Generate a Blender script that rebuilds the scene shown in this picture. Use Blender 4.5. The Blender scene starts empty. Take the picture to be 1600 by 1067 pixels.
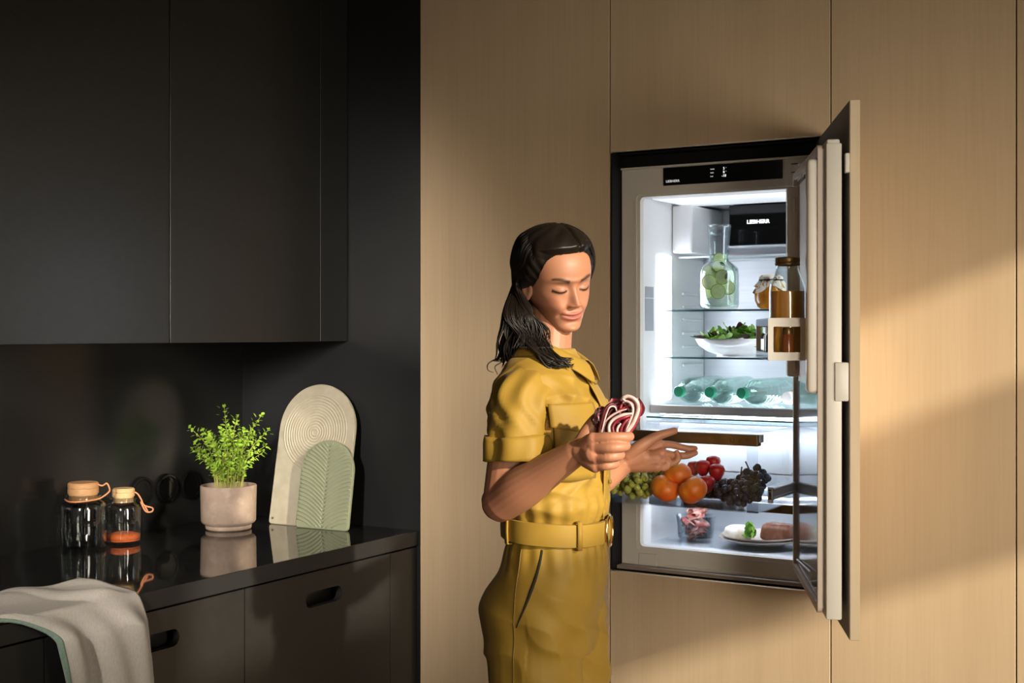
import bpy, bmesh, math, random
import numpy as np
from mathutils import Vector, Matrix, noise as mnoise

# ------------------------------------------------------------------ camera, world, light, exposure
scn = bpy.context.scene
COL = scn.collection
R = math.radians
PI = math.pi
cd = bpy.data.cameras.new('camera'); cam = bpy.data.objects.new('camera', cd); COL.objects.link(cam)
cam.location = (0.9747, -3.1398, 1.48); cam.rotation_euler = (R(90), 0, R(30.9))
cd.sensor_width = 36.0; cd.lens = 2050.0 / 1600.0 * 36.0; cd.shift_y = -15.5 / 1600.0
cd.clip_start = 0.05
scn.camera = cam
w = bpy.data.worlds.new('world'); scn.world = w; w.use_nodes = True
w.node_tree.nodes['Background'].inputs[0].default_value = (1.0, 0.90, 0.78, 1)
w.node_tree.nodes['Background'].inputs[1].default_value = 0.175
vs = scn.view_settings
vs.view_transform = 'Standard'; vs.look = 'None'; vs.gamma = 1.0; vs.use_curve_mapping = False; vs.exposure = 0.0

def add_light(name, kind, loc, direction, energy, color, **kw):
    l = bpy.data.lights.new(name, kind); l.energy = energy; l.color = color
    for k, v in kw.items(): setattr(l, k, v)
    o = bpy.data.objects.new(name, l); COL.objects.link(o); o.location = loc
    o.rotation_euler = Vector(direction).to_track_quat('-Z', 'Y').to_euler()
    return o
# low warm sun through the assumed windows of the right-hand wall
add_light('sun', 'SUN', (4, -2, 3.5), (-1, 0.30, -0.40), 6.3, (1.0, 0.90, 0.72), angle=R(1.6))
# daylight of those windows, an assumed area light added inside that wall
add_light('window_daylight', 'AREA', (2.36, -1.40, 1.25), (-2.45, 1.40, -0.30), 16, (1.0, 0.92, 0.76),
          shape='RECTANGLE', size=1.3, size_y=0.9, spread=R(86))
# fill lamp added by that wall, no window there, to brighten the fridge front
add_light('far_window_daylight', 'AREA', (2.36, -3.05, 1.55), (-2.66, 3.10, -0.42), 4.3, (1.0, 0.88, 0.70),
          shape='RECTANGLE', size=0.9, size_y=1.0, spread=R(36))
# assumed tall slim area light, no lamp built, added to light the worktop
add_light('slim_lamp_light', 'AREA', (-0.38, -3.10, 1.84), (-1.28, 2.60, -0.54), 7.6, (1.0, 0.93, 0.82),
          shape='RECTANGLE', size=0.10, size_y=0.42, spread=R(38))

# ------------------------------------------------------------------ helpers
LOC = {}
def link(o, parent=None, kind=None):
    COL.objects.link(o)
    if parent is not None: o.parent = parent
    if kind: o['kind'] = kind
    return o
def tag(o, label, cat, group=None):
    o['label'] = label; o['category'] = cat
    if group: o['group'] = group
    return o
def thing(name, label, cat, loc, group=None):
    o = bpy.data.objects.new(name, None); COL.objects.link(o); o.location = loc
    o.empty_display_size = 0.05; LOC[o.name] = np.array(loc, float)
    return tag(o, label, cat, group)
def mk(name, vf, mat, parent=None, smooth=False, kind=None, origin=None, mats=None):
    """one mesh object from world-space (verts, faces)"""
    v, f = vf
    v = np.asarray(v, float).reshape(-1, 3)
    if parent is not None: o0 = LOC[parent.name]
    elif origin is not None: o0 = np.array(origin, float)
    else: o0 = np.zeros(3)
    me = bpy.data.meshes.new(name)
    me.from_pydata((v - o0).tolist(), [], f)
    if smooth is True: me.shade_smooth()
    me.materials.append(mat)
    for m in mats or (): me.materials.append(m)
    o = bpy.data.objects.new(name, me)
    if parent is None: o.location = o0
    link(o, parent, kind); LOC[o.name] = o0
    if smooth == 'auto':
        me.shade_smooth()
        me.set_sharp_from_angle(angle=R(35))
    return o
def join(*parts):
    V = []; F = []; n = 0
    for v, f in parts:
        v = np.asarray(v, float).reshape(-1, 3)
        V.append(v); F += [tuple(i + n for i in q) for q in f]; n += len(v)
    return np.concatenate(V), F
def frombm(bm):
    bm.verts.index_update()
    v = [tuple(x.co) for x in bm.verts]; f = [tuple(x.index for x in q.verts) for q in bm.faces]
    bm.free(); return np.array(v, float), f
def box(x0, x1, y0, y1, z0, z1, b=0.0, seg=2):
    bm = bmesh.new(); bmesh.ops.create_cube(bm, size=1.0)
    for q in bm.verts:
        q.co = Vector(((x0 + x1) / 2 + q.co.x * (x1 - x0), (y0 + y1) / 2 + q.co.y * (y1 - y0), (z0 + z1) / 2 + q.co.z * (z1 - z0)))
    if b > 0: bmesh.ops.bevel(bm, geom=list(bm.edges), offset=b, segments=seg, affect='EDGES', profile=0.5)
    return frombm(bm)
def xf(vf, M):
    v, f = vf; v = np.asarray(v, float)
    M = np.array(M, float)
    return v @ M[:3, :3].T + M[:3, 3], f
def frame(o, ax, ay, az):
    M = np.eye(4); M[:3, 0] = ax; M[:3, 1] = ay; M[:3, 2] = az; M[:3, 3] = o; return M
def rotz(a, o=(0, 0, 0)):
    c, s = math.cos(a), math.sin(a); return frame(o, (c, s, 0), (-s, c, 0), (0, 0, 1))
def lathe(prof, seg=40, loc=(0, 0, 0), sx=1, sy=1):
    """profile [(r,z)...]; r=0 ends close"""
    V = []; rows = []
    for r, z in prof:
        if r < 1e-6: rows.append([len(V)]); V.append((loc[0], loc[1], loc[2] + z))
        else:
            rows.append(list(range(len(V), len(V) + seg)))
            for k in range(seg):
                a = 2 * PI * k / seg; V.append((loc[0] + sx * r * math.cos(a), loc[1] + sy * r * math.sin(a), loc[2] + z))
    F = []
    for A, B in zip(rows[:-1], rows[1:]):
        if len(A) == 1 and len(B) == 1: continue
        for k in range(seg):
            j = (k + 1) % seg
            if len(A) == 1: F.append((A[0], B[j], B[k]))
            elif len(B) == 1: F.append((A[k], A[j], B[0]))
            else: F.append((A[k], A[j], B[j], B[k]))
    return np.array(V), F
def tube(pts, rad, seg=8, closed=False, cap=True, flat=1.0, up=None):
    P = np.array(pts, float); n = len(P)
    rad = np.broadcast_to(np.array(rad, float), (n,))
    T = np.zeros_like(P)
    for i in range(n):
        a = P[(i - 1) % n] if (closed or i > 0) else P[i]; b = P[(i + 1) % n] if (closed or i < n - 1) else P[i]
        T[i] = (b - a) / (np.linalg.norm(b - a) + 1e-12)
    u = np.array(up, float) if up is not None else (np.array([0, 0, 1.0]) if abs(T[0][2]) < 0.9 else np.array([1.0, 0, 0]))
    V = []
    for i in range(n):
        s = np.cross(T[i], u); s /= (np.linalg.norm(s) + 1e-12); u2 = np.cross(s, T[i])
        if up is None: u = u2
        for k in range(seg):
            a = 2 * PI * k / seg; V.append(P[i] + rad[i] * (math.cos(a) * s + flat * math.sin(a) * u2))
    F = []
    m = n if closed else n - 1
    for i in range(m):
        for k in range(seg):
            j = (k + 1) % seg; i2 = (i + 1) % n
            F.append((i * seg + k, i * seg + j, i2 * seg + j, i2 * seg + k))
    if cap and not closed:
        F.append(tuple(range(seg - 1, -1, -1))); F.append(tuple((n - 1) * seg + k for k in range(seg)))
    return np.array(V), F
def spline(pts, n=8):
    """Catmull-Rom through pts (any dimension)"""
    P = np.array(pts, float); P = np.vstack([2 * P[0] - P[1], P, 2 * P[-1] - P[-2]]); out = []
    for i in range(1, len(P) - 2):
        for t in np.linspace(0, 1, n, endpoint=False):
            a, b, c, d = P[i - 1], P[i], P[i + 1], P[i + 2]
            out.append(0.5 * (2 * b + (c - a) * t + (2 * a - 5 * b + 4 * c - d) * t * t + (3 * b - a - 3 * c + d) * t ** 3))
    out.append(P[-2]); return np.array(out)
def sphere(c, r, u=20, v=12, sq=(1, 1, 1)):
    prof = [(math.sin(PI * i / v), -math.cos(PI * i / v)) for i in range(v + 1)]
    prof[0] = (0, -1); prof[-1] = (0, 1)
    V, F = lathe(prof, u)
    return V * (np.array(sq) * r) + np.array(c), F
def polyplate(outer, holes, thick, M, bev=0.0):
    """flat polygon (2-D loops) with holes, extruded along local +y by thick; M maps (u, depth, v)"""
    bm = bmesh.new(); edges = []
    for loop in [outer] + list(holes):
        vs_ = [bm.verts.new((p[0], 0, p[1])) for p in loop]
        for a, b in zip(vs_, vs_[1:] + vs_[:1]): edges.append(bm.edges.new((a, b)))
    bmesh.ops.triangle_fill(bm, use_beauty=True, edges=edges)
    bmesh.ops.recalc_face_normals(bm, faces=list(bm.faces))
    ret = bmesh.ops.extrude_face_region(bm, geom=list(bm.faces))
    for g in ret['geom']:
        if isinstance(g, bmesh.types.BMVert): g.co.y += thick
    bmesh.ops.recalc_face_normals(bm, faces=list(bm.faces))
    return xf(frombm(bm), M)
def stadium(cx, cz, L, h, n=10):
    r = h / 2; p = []
    for k in range(n + 1):
        a = -PI / 2 + PI * k / n; p.append((cx + L / 2 - r + r * math.cos(a), cz + r * math.sin(a)))
    for k in range(n + 1):
        a = PI / 2 + PI * k / n; p.append((cx - L / 2 + r + r * math.cos(a), cz + r * math.sin(a)))
    return p
def rect(x0, x1, z0, z1, r=0.0, n=4):
    if r <= 0: return [(x0, z0), (x1, z0), (x1, z1), (x0, z1)]
    p = []
    for cx, cz, a0 in ((x1 - r, z0 + r, -PI / 2), (x1 - r, z1 - r, 0), (x0 + r, z1 - r, PI / 2), (x0 + r, z0 + r, PI)):
        for k in range(n + 1): a = a0 + PI / 2 * k / n; p.append((cx + r * math.cos(a), cz + r * math.sin(a)))
    return p
def text_mesh(name, s, size, mat, parent, M, off=0.0, sx=1.0, extrude=0.0004):
    c = bpy.data.curves.new('tmp_text', 'FONT'); c.body = s; c.size = size; c.offset = off; c.extrude = extrude
    c.align_x = 'CENTER'; c.align_y = 'CENTER'; c.resolution_u = 3
    o = bpy.data.objects.new('tmp_text', c); COL.objects.link(o)
    dg = bpy.context.evaluated_depsgraph_get(); me = bpy.data.meshes.new_from_object(o.evaluated_get(dg))
    v = np.array([tuple(q.co) for q in me.vertices]); f = [tuple(p.vertices) for p in me.polygons]
    bpy.data.objects.remove(o); bpy.data.curves.remove(c); bpy.data.meshes.remove(me)
    v[:, 0] *= sx
    return mk(name, xf((v, f), M), mat, parent)

# ------------------------------------------------------------------ materials
def mat(name, col, rough=0.5, metal=0.0, spec=0.5, **kw):
    m = bpy.data.materials.new(name); m.use_nodes = True; b = m.node_tree.nodes['Principled BSDF']
    b.inputs['Base Color'].default_value = (*col, 1); b.inputs['Roughness'].default_value = rough
    b.inputs['Metallic'].default_value = metal; b.inputs['Specular IOR Level'].default_value = spec
    for k, v in kw.items(): b.inputs[k.replace('_', ' ')].default_value = v
    return m
def nd(m, t, **kw):
    n = m.node_tree.nodes.new(t)
    for k, v in kw.items(): setattr(n, k, v)
    return n
def noisy(m, c2, scale=(8, 8, 8), detail=4, lo=0.35, hi=0.65, bump=0.0, bscale=None, coord='Object', fac=1.0):
    """mix the base colour with c2 by stretched noise, optional bump"""
    nt = m.node_tree; b = nt.nodes['Principled BSDF']; L = nt.links
    tc = nd(m, 'ShaderNodeTexCoord'); mp = nd(m, 'ShaderNodeMapping'); mp.inputs['Scale'].default_value = scale
    L.new(tc.outputs[coord], mp.inputs['Vector'])
    nz = nd(m, 'ShaderNodeTexNoise'); nz.inputs['Scale'].default_value = 1; nz.inputs['Detail'].default_value = detail
    L.new(mp.outputs[0], nz.inputs['Vector'])
    rp = nd(m, 'ShaderNodeMapRange'); rp.inputs['From Min'].default_value = lo; rp.inputs['From Max'].default_value = hi
    rp.inputs['To Max'].default_value = fac
    L.new(nz.outputs['Fac'], rp.inputs['Value'])
    mx = nd(m, 'ShaderNodeMix', data_type='RGBA')
    src = b.inputs['Base Color']
    if src.is_linked: L.new(src.links[0].from_socket, mx.inputs['A'])
    else: mx.inputs['A'].default_value = src.default_value
    mx.inputs['B'].default_value = (*c2, 1)
    L.new(rp.outputs[0], mx.inputs['Factor']); L.new(mx.outputs['Result'], src)
    if bump:
        mp2 = nd(m, 'ShaderNodeMapping'); mp2.inputs['Scale'].default_value = bscale or scale
        L.new(tc.outputs[coord], mp2.inputs['Vector'])
        n2 = nd(m, 'ShaderNodeTexNoise'); n2.inputs['Scale'].default_value = 1; n2.inputs['Detail'].default_value = 3
        L.new(mp2.outputs[0], n2.inputs['Vector'])
        bp = nd(m, 'ShaderNodeBump'); bp.inputs['Strength'].default_value = bump; bp.inputs['Distance'].default_value = 0.002
        L.new(n2.outputs['Fac'], bp.inputs['Height']); L.new(bp.outputs[0], b.inputs['Normal'])
    return m
def clear(name, tint=(0.96, 0.98, 0.98), base=0.05, edge=0.6, rough=0.02, edgecol=(0.9, 0.95, 1.0), power=2.5):
    """thin clear glass or plastic: see-through, mirror-like towards grazing angles"""
    m = bpy.data.materials.new(name); m.use_nodes = True; nt = m.node_tree; nt.nodes.clear(); L = nt.links
    out = nd(m, 'ShaderNodeOutputMaterial'); mx = nd(m, 'ShaderNodeMixShader')
    tr = nd(m, 'ShaderNodeBsdfTransparent'); tr.inputs[0].default_value = (*tint, 1)
    gl = nd(m, 'ShaderNodeBsdfGlossy'); gl.inputs['Color'].default_value = (*edgecol, 1); gl.inputs['Roughness'].default_value = rough
    lw = nd(m, 'ShaderNodeLayerWeight'); lw.inputs['Blend'].default_value = 0.5
    pw = nd(m, 'ShaderNodeMath', operation='POWER'); pw.inputs[1].default_value = power
    ml = nd(m, 'ShaderNodeMath', operation='MULTIPLY_ADD'); ml.inputs[1].default_value = edge; ml.inputs[2].default_value = base
    L.new(lw.outputs['Facing'], pw.inputs[0]); L.new(pw.outputs[0], ml.inputs[0]); L.new(ml.outputs[0], mx.inputs[0])
    L.new(tr.outputs[0], mx.inputs[1]); L.new(gl.outputs[0], mx.inputs[2]); L.new(mx.outputs[0], out.inputs['Surface'])
    return m
def emit(name, col, strength):
    m = mat(name, (0.8, 0.8, 0.8), 0.4); b = m.node_tree.nodes['Principled BSDF']
    b.inputs['Emission Color'].default_value = (*col, 1); b.inputs['Emission Strength'].default_value = strength
    return m

def wood(name, c1, c2, c3, along='z', rough=0.5):
    """pale maple veneer: fine grain and broad cathedral bands running along one axis"""
    m = mat(name, c1, rough, spec=0.35)
    s = {'z': (1, 1, 0.035), 'x': (0.035, 1, 1), 'y': (1, 0.035, 1)}[along]
    noisy(m, c2, tuple(14 * a for a in s), 5, 0.35, 0.72, fac=0.75)
    noisy(m, c3, tuple(120 * a for a in s), 3, 0.45, 0.8, fac=0.32, bump=0.04, bscale=tuple(220 * a for a in s))
    noisy(m, c3, tuple(3 * a for a in s), 2, 0.5, 0.8, fac=0.35)
    return m
M_WOOD = wood('maple_veneer', (0.62, 0.460, 0.298), (0.55, 0.397, 0.248), (0.47, 0.328, 0.195))
M_WOODEDGE = wood('maple_edge', (0.62, 0.48, 0.32), (0.56, 0.43, 0.28), (0.50, 0.38, 0.24))
M_BLACK = noisy(mat('black_matt_lacquer', (0.014, 0.014, 0.0133), 0.34, spec=0.48), (0.017, 0.017, 0.0162), (40, 40, 40))
M_BLACKWALL = noisy(mat('black_wall_panel', (0.012, 0.012, 0.013), 0.36, spec=0.40), (0.016, 0.016, 0.017), (3, 3, 3))
M_SPLASH = noisy(mat('black_gloss_splashback', (0.008, 0.008, 0.008), 0.17, spec=0.40), (0.011, 0.011, 0.011), (5, 5, 5))
M_TOP = noisy(mat('black_polished_stone', (0.006, 0.006, 0.006), 0.045, spec=0.62), (0.010, 0.010, 0.010), (60, 60, 60), bump=0.01)
M_TOPEDGE = mat('black_stone_edge', (0.017, 0.017, 0.017), 0.4, spec=0.35)
M_DARK = mat('dark_recess', (0.008, 0.008, 0.008), 0.6, spec=0.2)
M_WHITE = noisy(mat('white_liner_plastic', (0.78, 0.78, 0.79), 0.35), (0.74, 0.74, 0.76), (6, 6, 6))
M_FRAME = mat('white_housing_plastic', (0.68, 0.63, 0.56), 0.38)
M_STEEL = noisy(mat('brushed_steel', (0.66, 0.66, 0.70), 0.38, metal=0.25), (0.58, 0.58, 0.63), (2, 2, 160), fac=0.7)
M_BRONZE = noisy(mat('bronze_metal', (0.22, 0.15, 0.075), 0.32, metal=0.7), (0.14, 0.095, 0.05), (20, 20, 20))
M_GREYP = mat('grey_plastic', (0.34, 0.36, 0.40), 0.45)
M_GLOSSBLK = mat('black_glass_panel', (0.004, 0.004, 0.004), 0.06, spec=0.4)
M_LED = emit('cold_led', (0.83, 0.90, 1.0), 13.0)
M_LED2 = emit('cold_led_soft', (0.83, 0.90, 1.0), 9.0)
M_TEXT = emit('lit_lettering', (0.95, 0.98, 1.0), 0.9)
M_TEXT2 = emit('dim_lettering', (0.95, 0.98, 1.0), 0.35)
M_GLASS = clear('clear_glass', (0.95, 0.98, 0.975), 0.05, 0.75)
M_SHELF = clear('shelf_glass', (0.985, 0.995, 0.995), 0.05, 0.45, edgecol=(0.75, 0.9, 0.9), power=4.0)
M_PLASTIC = clear('clear_drawer_plastic', (0.975, 0.985, 0.995), 0.02, 0.5, 0.08, power=4.0)
M_SMOKE = clear('smoked_jar_glass', (0.80, 0.80, 0.78), 0.07, 0.75, 0.03)
M_TEAL = mat('teal_glass_edge', (0.035, 0.075, 0.075), 0.15)

# ------------------------------------------------------------------ the room
def struct(name, vf, m, **kw): return mk(name, vf, m, kind='structure', **kw)
ZC = 3.0
M_FLOOR = noisy(mat('oak_floor', (0.22, 0.15, 0.09), 0.4), (0.16, 0.10, 0.06), (2, 30, 2))
M_WALLP = noisy(mat('warm_plaster', (0.55, 0.49, 0.41), 0.8), (0.50, 0.45, 0.38), (5, 5, 5))
struct('floor', box(-2.05, 3.0, -5.0, 0.66, -0.06, 0.0), M_FLOOR)
struct('ceiling', box(-2.05, 2.42, -5.0, 0.66, ZC, ZC + 0.06), M_WALLP)
struct('wall_left', box(-2.05, -1.906, -5.0, 0.66, 0.0, ZC), M_SPLASH)
struct('wall_back', box(-1.906, -1.219, 0.003, 0.66, 0.0, ZC), M_BLACKWALL)
struct('wall_rear', box(-1.219, 3.0, 0.62, 0.66, 0.0, ZC), M_DARK)
# unseen right-hand wall, assumed window openings shaped to place the sun patches: a slim one with a broad rail next to the cabinets, and a wide one
wx0, wx1 = 2.42, 2.56
def wall_yz(holes):
    M = frame((wx0, 0, 0), (0, 1, 0), (1, 0, 0), (0, 0, 1))
    return polyplate(rect(-5.0, 0.62, 0.0, ZC), [rect(*h) for h in holes], wx1 - wx0, M)
H1, H2, H3 = (-0.96, -0.40, 0.95, 1.82), (-0.96, -0.40, 2.17, 2.50), (-2.05, -1.21, 2.13, 2.94)
struct('wall_right', wall_yz([H1, H2, H3]), M_WALLP)
for i, hs in enumerate(((H1, H2), (H3,))):
    parts = []
    for (a, b, c, d) in hs:
        M = frame((wx0 + 0.05, 0, 0), (0, 1, 0), (1, 0, 0), (0, 0, 1))
        parts.append(polyplate(rect(a, b, c, d), [rect(a + .02, b - .02, c + .02, d - .02)], 0.05, M))
    o = struct('window_%d' % (i + 1), join(*parts), M_WHITE)
    for (a, b, c, d) in hs:
        mk('pane', box(wx0 + 0.07, wx0 + 0.074, a + .015, b - .015, c + .015, d - .015), clear('window_pane', (1, 1, 1), 0.02, 0.3), o)

# ------------------------------------------------------------------ wooden tall cabinets
G = 0.0016
def tall(label, x0, x1, z0, z1, body=True, bz=None):
    t = thing('tall_cabinet', label, 'cabinet', ((x0 + x1) / 2, 0.0, 0.0 if z0 < 0.2 else z0))
    mk('door_front', box(x0 + G, x1 - G, 0.0, 0.02, z0 + G, z1 - G, 0.0008, 1), M_WOOD, t)
    mk('body', box(x0 + 0.003, x1 - 0.003, 0.0225, 0.60, z0 + 0.004, z1 - 0.004), M_DARK, t)
    if z0 < 0.2: mk('plinth', box(x0 + 0.003, x1 - 0.003, 0.05, 0.60, 0.0, 0.098), M_DARK, t)
    return t
tall('plain maple tall cabinet front behind the person, left of the open fridge', -1.217, -0.600, 0.1, ZC - .01)
tall('short maple cabinet front directly above the fridge', -0.600, 0.0, 1.958, ZC - .01)
tall('short maple cabinet front directly below the fridge', -0.600, 0.0, 0.1, 0.843)
tall('wide maple tall cabinet front right of the open fridge door', 0.0, 0.428, 0.1, ZC - .01)
tall('maple tall cabinet front at the far right edge of the photo', 0.428, 1.03, 0.1, ZC - .01)

# ------------------------------------------------------------------ black wall units, base units, worktop
UX = -1.482
def wall_unit(label, y0, y1):
    t = thing('wall_cabinet', label, 'cabinet', (UX, (y0 + y1) / 2, 1.451), 'black wall cabinets')
    mk('door', box(UX - 0.019, UX, y0 + G, y1 - G, 1.451, ZC - .01, 0.001, 1), M_BLACK, t)
    mk('body', box(-1.904, UX - 0.021, y0 + 0.001, y1 - 0.001, 1.455, ZC - .01), M_BLACK, t)
wall_unit('black wall cabinet above the potted herb, next to the corner', -0.727, -0.130)
wall_unit('black wall cabinet at the upper left corner, above the glass jars', -1.324, -0.727)
struct('trim_1', box(-1.904, UX, -0.130 + G, -0.001, 1.451, ZC - .01, 0.001, 1), M_BLACK)

CX = -1.224
top = mk('worktop', box(-1.905, CX, -2.2, 0.002, 0.857, 0.90, 0.0012, 1), M_TOP, origin=(-1.5, -1, 0.857), mats=[M_TOPEDGE])
for p in top.data.polygons:
    if abs(p.normal.x) > 0.9: p.material_index = 1
tag(top, 'polished black worktop running along the splashback', 'worktop')
FX = CX - 0.006
def base_unit(label, y0, y1):
    t = thing('base_cabinet', label, 'cabinet', (FX, (y0 + y1) / 2, 0.0), 'black base cabinets')
    yc = (y0 + y1) / 2 + 0.006
    M = frame((FX, 0, 0), (0, 1, 0), (-1, 0, 0), (0, 0, 1))
    d = mk('drawer_front', polyplate(rect(y0 + G, y1 - G, 0.102, 0.8515, 0.001, 1), [stadium(yc, 0.780, 0.150, 0.040)], 0.02, M), M_BLACK, t)
    mk('grip_recess', box(FX - 0.060, FX - 0.046, yc - 0.085, yc + 0.085, 0.752, 0.808), M_BLACK, d)
    mk('body', join(box(-1.90, FX - 0.062, y0 + .001, y1 - .001, 0.1, 0.855), box(FX - 0.062, FX - 0.022, y0 + .001, y1 - .001, 0.1, 0.75)), M_DARK, t)
    mk('plinth', box(-1.90, FX - 0.06, y0 + .001, y1 - .001, 0.0, 0.1), M_DARK, t)
base_unit('black drawer unit below the cutting boards, next to the maple front', -0.727, -0.128)
base_unit('black drawer unit half covered by the hanging towel', -1.324, -0.727)
base_unit('black drawer unit at the lower left corner, left of the towel', -1.921, -1.324)
struct('trim_2', box(-1.90, FX, -0.128 + G, 0.001, 0.102, 0.8515, 0.001, 1), M_BLACK)

# three round sockets in the splashback
for k, (y, lab) in enumerate(((-0.425, 'leftmost of the three round black wall sockets behind the jars'), (-0.325, 'middle one of the three round black wall sockets'), (-0.225, 'rightmost round black wall socket, half behind the herb pot'))):
    t = thing('wall_socket', lab, 'socket', (-1.906, y, 1.015), 'round sockets in the splashback')
    Mx = frame((-1.906, y, 1.015), (0, 1, 0), (0, 0, 1), (1, 0, 0))
    mk('ring', xf(lathe([(0.044, 0), (0.044, .008), (0.041, .011), (0.036, .011), (0.034, .006), (0, .006)], 36), Mx), M_GLOSSBLK, t, 'auto')
    mk('insert', xf(lathe([(0.031, .0062), (0.031, .0075), (0.024, .0075), (0.020, .001), (0, .001)], 28), Mx), M_GLOSSBLK, t, 'auto')
    for s in (-1, 1): mk('contact_hole', xf(lathe([(0.0032, .0015), (0.0032, .003), (0, .003)], 10, (s * 0.0095, 0, 0)), Mx), M_STEEL, t)
# ------------------------------------------------------------------ things on the worktop
rng = random.Random(7)
M_LIDW = wood('olive_wood_lid', (0.40, 0.22, 0.10), (0.28, 0.14, 0.06), (0.21, 0.10, 0.045), 'y')
M_LIDW2 = wood('pale_wood_lid', (0.42, 0.28, 0.14), (0.35, 0.22, 0.105), (0.30, 0.18, 0.085), 'y')
M_CORD = mat('tan_leather_cord', (0.42, 0.15, 0.065), 0.6)
M_LENTIL = noisy(mat('red_lentils', (0.62, 0.10, 0.025), 0.6), (0.75, 0.20, 0.05), (400, 400, 400), bump=0.8)
def jar(label, x, y, r, h, rl, hl, mlid, lentils=0.0):
    z = 0.9005
    t = thing('storage_jar', label, 'jar', (x, y, z), 'glass storage jars with wooden lids')
    rn = rl + 0.004
    out = [(0, 0), (r * .88, 0), (r * .97, .004), (r, .014), (r, h * .80), (r * .97, h * .86), (r * .88, h * .91), (rn + .002, h * .94), (rn, h), (rn + .003, h + .004), (rn, h + .008)]
    inn = [(rn - .003, h + .007), (rn - .003, h), (rn - .001, h * .94), (r * .85, h * .90), (r - .0035, h * .79), (r - .0035, .016), (r * .86, .007), (0, .007)]
    mk('glass_body', lathe(out + inn, 48, (x, y, z)), M_SMOKE, t, True)
    lid = mk('lid', lathe([(0, h - .006), (rl - .003, h - .006), (rl - .003, h + .010), (rl, h + .0105), (rl, h + .010 + hl * .48), (rl - .0015, h + .0108 + hl * .48), (rl - .0015, h + .0115 + hl * .48), (rl, h + .0122 + hl * .48), (rl, h + hl + .006), (rl - .003, h + hl + .010), (0, h + hl + .010)], 40, (x, y, z)), mlid, t, 'auto')
    # leather loop: round the neck, up to the lid
    vx = np.array([0.858, 0.5135]); vz = np.array([-0.5135, 0.858])   # along the front, away from it
    if not lentils:
        loop = [(-1.15, -.2, h * .96), (-.6, -1.05, h * .95), (.1, -1.22, h * .95), (.75, -.95, h * .965), (1.25, -.4, h * .99), (1.68, 0, h + .012), (1.75, .05, h + .022), (1.55, .1, h + .036), (1.25, .1, h + hl), (.95, .05, h + hl + .004)]
    else:
        loop = [(.95, 0, h + hl), (1.35, -.1, h + hl * .7), (1.7, -.2, h + .0), (1.95, -.3, h - .014), (2.7, -.2, h - .022), (2.62, -.2, h - .032), (2.1, -.3, h - .030), (1.65, -.2, h - .006), (1.9, -.25, h - .012), (2.3, -.3, h - .03)]
    P = [(x + rl * (a * vx[0] + b * vz[0]), y + rl * (a * vx[1] + b * vz[1]), z + c) for a, b, c in loop]
    mk('cord', tube(spline(P, 8), 0.0022, 8), M_CORD, t, True)
    if lentils:
        mk('lentils', lathe([(0, .0075), (r - .006, .0075), (r - .0045, .016), (r - .0045, lentils), (r * .5, lentils + .006), (0, lentils + .003)], 40, (x, y, z)), M_LENTIL, t, True, kind='stuff')
    return t
jar('larger dark glass jar with striped wooden lid and leather loop', -1.818, -0.712, 0.060, 0.136, 0.040, 0.030, M_LIDW)
jar('smaller dark glass jar with pale wooden lid, filled low with red lentils', -1.790, -0.597, 0.049, 0.118, 0.030, 0.022, M_LIDW2, 0.023)

# potted herb
M_POT = noisy(noisy(mat('pink_grey_clay', (0.31, 0.228, 0.178), 0.85, spec=0.2), (0.25, 0.185, 0.145), (14, 14, 22), 5, .4, .7), (0.37, 0.28, 0.225), (40, 40, 40), 4, .5, .75, bump=0.2)
M_SOIL = noisy(mat('potting_soil', (0.03, 0.02, 0.012), 0.95), (0.06, 0.04, 0.02), (90, 90, 90), bump=1.0)
M_STEM = mat('herb_stem', (0.30, 0.30, 0.06), 0.6)
M_LEAF = noisy(mat('herb_leaf', (0.22, 0.40, 0.025), 0.5, Subsurface_Weight=0.0), (0.36, 0.56, 0.06), (30, 30, 30))
px_, py_, pz_ = -1.722, -0.257, 0.9005
t = thing('potted_herb', 'bushy green herb in a pinkish clay pot on the black worktop', 'potted plant', (px_, py_, pz_))
mk('pot', lathe([(0, 0), (.062, 0), (.066, .003), (.067, .010), (.066, .013), (.076, .020), (.0795, .026), (.0815, .126), (.080, .129), (.074, .129), (.0725, .126), (.070, .03), (0, .028)], 56, (px_, py_, pz_)), M_POT, t, 'auto')
mk('soil', lathe([(.0718, .108), (.05, .114), (0, .117)], 24, (px_, py_, pz_)), M_SOIL, t, True)
def leaf_quad(c, d, n, L, W):
    """a small cupped leaf: 8 triangles"""
    d = d / np.linalg.norm(d); s = np.cross(d, n); s /= (np.linalg.norm(s) + 1e-9); n = np.cross(s, d)
    pts = [c, c + d * L * .3 + s * W * .42 + n * L * .07, c + d * L * .65 + s * W * .42 + n * L * .07, c + d * L, c + d * L * .65 - s * W * .42 + n * L * .07, c + d * L * .3 - s * W * .42 + n * L * .07, c + d * L * .35, c + d * L * .68]
    return np.array(pts), [(0, 6, 1), (1, 6, 7, 2), (2, 7, 3), (3, 7, 4), (4, 7, 6, 5), (5, 6, 0)]
nr = np.random.RandomState(3)
XCv, ZCv = np.array([.858, .5135, 0]), np.array([-.5135, .858, 0])
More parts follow.
